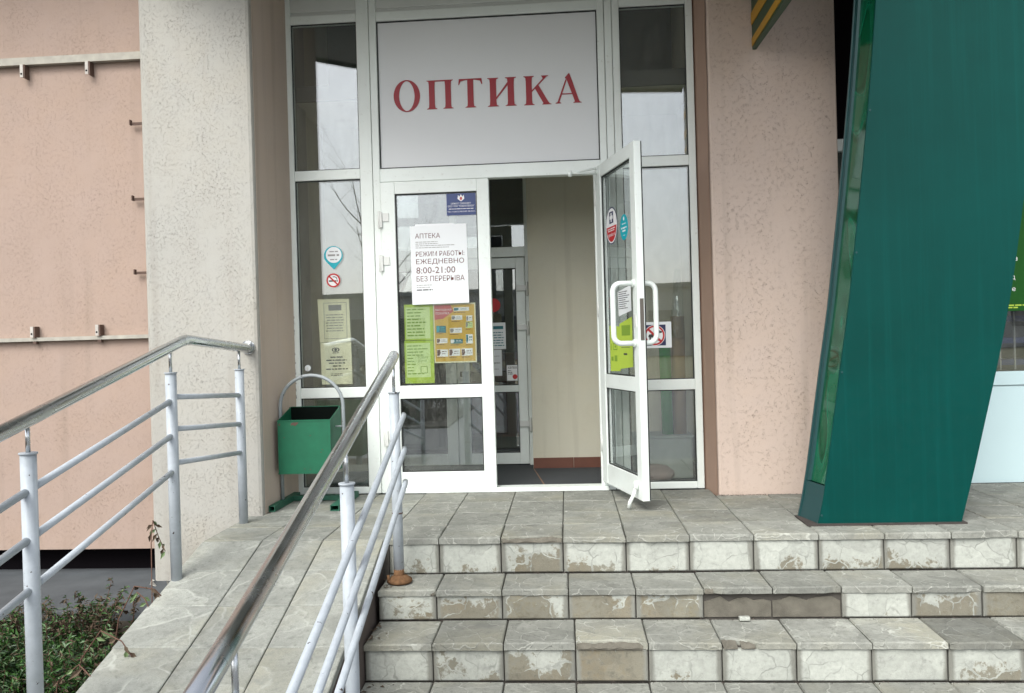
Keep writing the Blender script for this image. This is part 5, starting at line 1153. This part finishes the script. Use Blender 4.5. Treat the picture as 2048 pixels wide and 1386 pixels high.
# ------------------------------------------------------------------ across the road: seen only as reflections in the panes
fb = thing('low_building', 'long pale low building mirrored faintly in the door glass', 'building', (0, -62, -0.63))
bx('wall', -55, 60, -72, -62, -0.63, 5.4, 'facade_far', fb); bx('roof', -55.4, 60.4, -72.4, -61.6, 5.4, 5.8, 'concrete', fb)
wm = None
for k in range(24):
    x = -50 + k * 4.4
    if wm is None: wm = bx('window', x, x + 2.2, -61.99, -61.9, 1.2, 3.4, 'farglass', fb); base_x = x
    else:
        c_ = wm.copy(); C.objects.link(c_); c_.location.x += x - base_x
def bare_tree(x, y, h, label, seed):
    rt_ = random.Random(seed); t = thing('bare_tree', label, 'tree', (x, y, -0.63), None); tr = MB(); brs = MB()
    def grow(mb, p, d, L, r, depth):
        pts = [p.copy()]; rs = [r]
        for i in range(4):
            d = (d + Vector((rt_.gauss(0, 0.10), rt_.gauss(0, 0.10), 0.04))).normalized(); p = p + d * L / 4; pts.append(p.copy()); rs.append(r * (1 - 0.11 * (i + 1)))
        mb.tube(pts, rs, 6 if depth < 2 else 4, False)
        if depth < 5:
            for k in range(3 if depth < 4 else 2):
                dd_ = (d + Vector((rt_.gauss(0, 0.55), rt_.gauss(0, 0.55), rt_.uniform(-0.1, 0.4)))).normalized(); grow(brs, pts[rt_.choice((2, 3, 4))], dd_, L * rt_.uniform(0.55, 0.8), rs[-1] * 0.62, depth + 1)
    grow(tr, Vector((x, y, -0.65)), Vector((0, 0, 1)), h * 0.35, h * 0.018, 0)
    obj('trunk', tr, 'bark', t); obj('branches', brs, 'bark', t)
bare_tree(-6.2, -16, 9, 'bare leafless tree mirrored in the closed door glass', 3)

RH = random.Random(9); mb = MB(); lv = MB()
for k in range(800):
    x, y = RH.uniform(-9.5, -2.4), RH.uniform(-9.2, -5.4); p = Vector((x, y, -0.64)); d = Vector((RH.gauss(0, .35), RH.gauss(0, .35), 1)).normalized(); h = RH.uniform(0.7, 1.7); pts = [p.copy()]
    for i in range(4): d = (d + Vector((RH.gauss(0, .2), RH.gauss(0, .2), 0))).normalized(); p = p + d * h / 4; pts.append(p.copy())
    mb.tube(pts, [0.012, 0.010, 0.008, 0.006, 0.004], 4, False)
    for q in range(10): leaf_q(mb, pts[1].lerp(pts[4], RH.random()), Vector((RH.gauss(0, 1), RH.gauss(0, 1), RH.gauss(.2, .7))), Vector((0, 0, 1)), RH.uniform(0.06, 0.14), 0.03)
obj('undergrowth', mb, 'bark', kind='stuff', recalc=False)

# grit and dirt swept into the inner corners of the steps and along the walls
RD_ = random.Random(17); mb = MB()
def grit(x, y, z, r):
    P_ = [Vector((x, y, z + r * 0.5)) + Vector((RD_.gauss(0, 1), RD_.gauss(0, 1), RD_.gauss(0, 0.5))).normalized() * r for _ in range(4)]
    mb.add(P_, [(0, 1, 2), (0, 2, 3), (0, 3, 1), (1, 3, 2)])
for k in range(1500):
    yc, z = RD_.choice(((Y1, Z1), (Y2, Z2), (Y3, Z3))); grit(RD_.uniform(-0.9, 3.2), yc - 0.004 - abs(RD_.gauss(0, 0.012)), z + 0.001, RD_.choice((0.0015, 0.002, 0.0025, 0.004)))
for k in range(500): grit(RD_.uniform(0.89, 1.64), 4.990 - abs(RD_.gauss(0, 0.012)), 0.0, RD_.uniform(0.0015, 0.004))
for k in range(400): grit(RD_.uniform(-1.76, 0.85), 5.19 - abs(RD_.gauss(0, 0.012)), 0.0, RD_.uniform(0.0015, 0.003))
for k in range(350): grit(-1.762 + abs(RD_.gauss(0, 0.01)), RD_.uniform(4.62, 5.2), 0.0, RD_.uniform(0.0015, 0.004))
for k in range(250): grit(RD_.uniform(1.15, 1.95), 4.134 - abs(RD_.gauss(0, 0.006)), 0.0, RD_.uniform(0.0012, 0.003))
obj('dirt', mb, 'concrete_dark', kind='stuff', recalc=False)
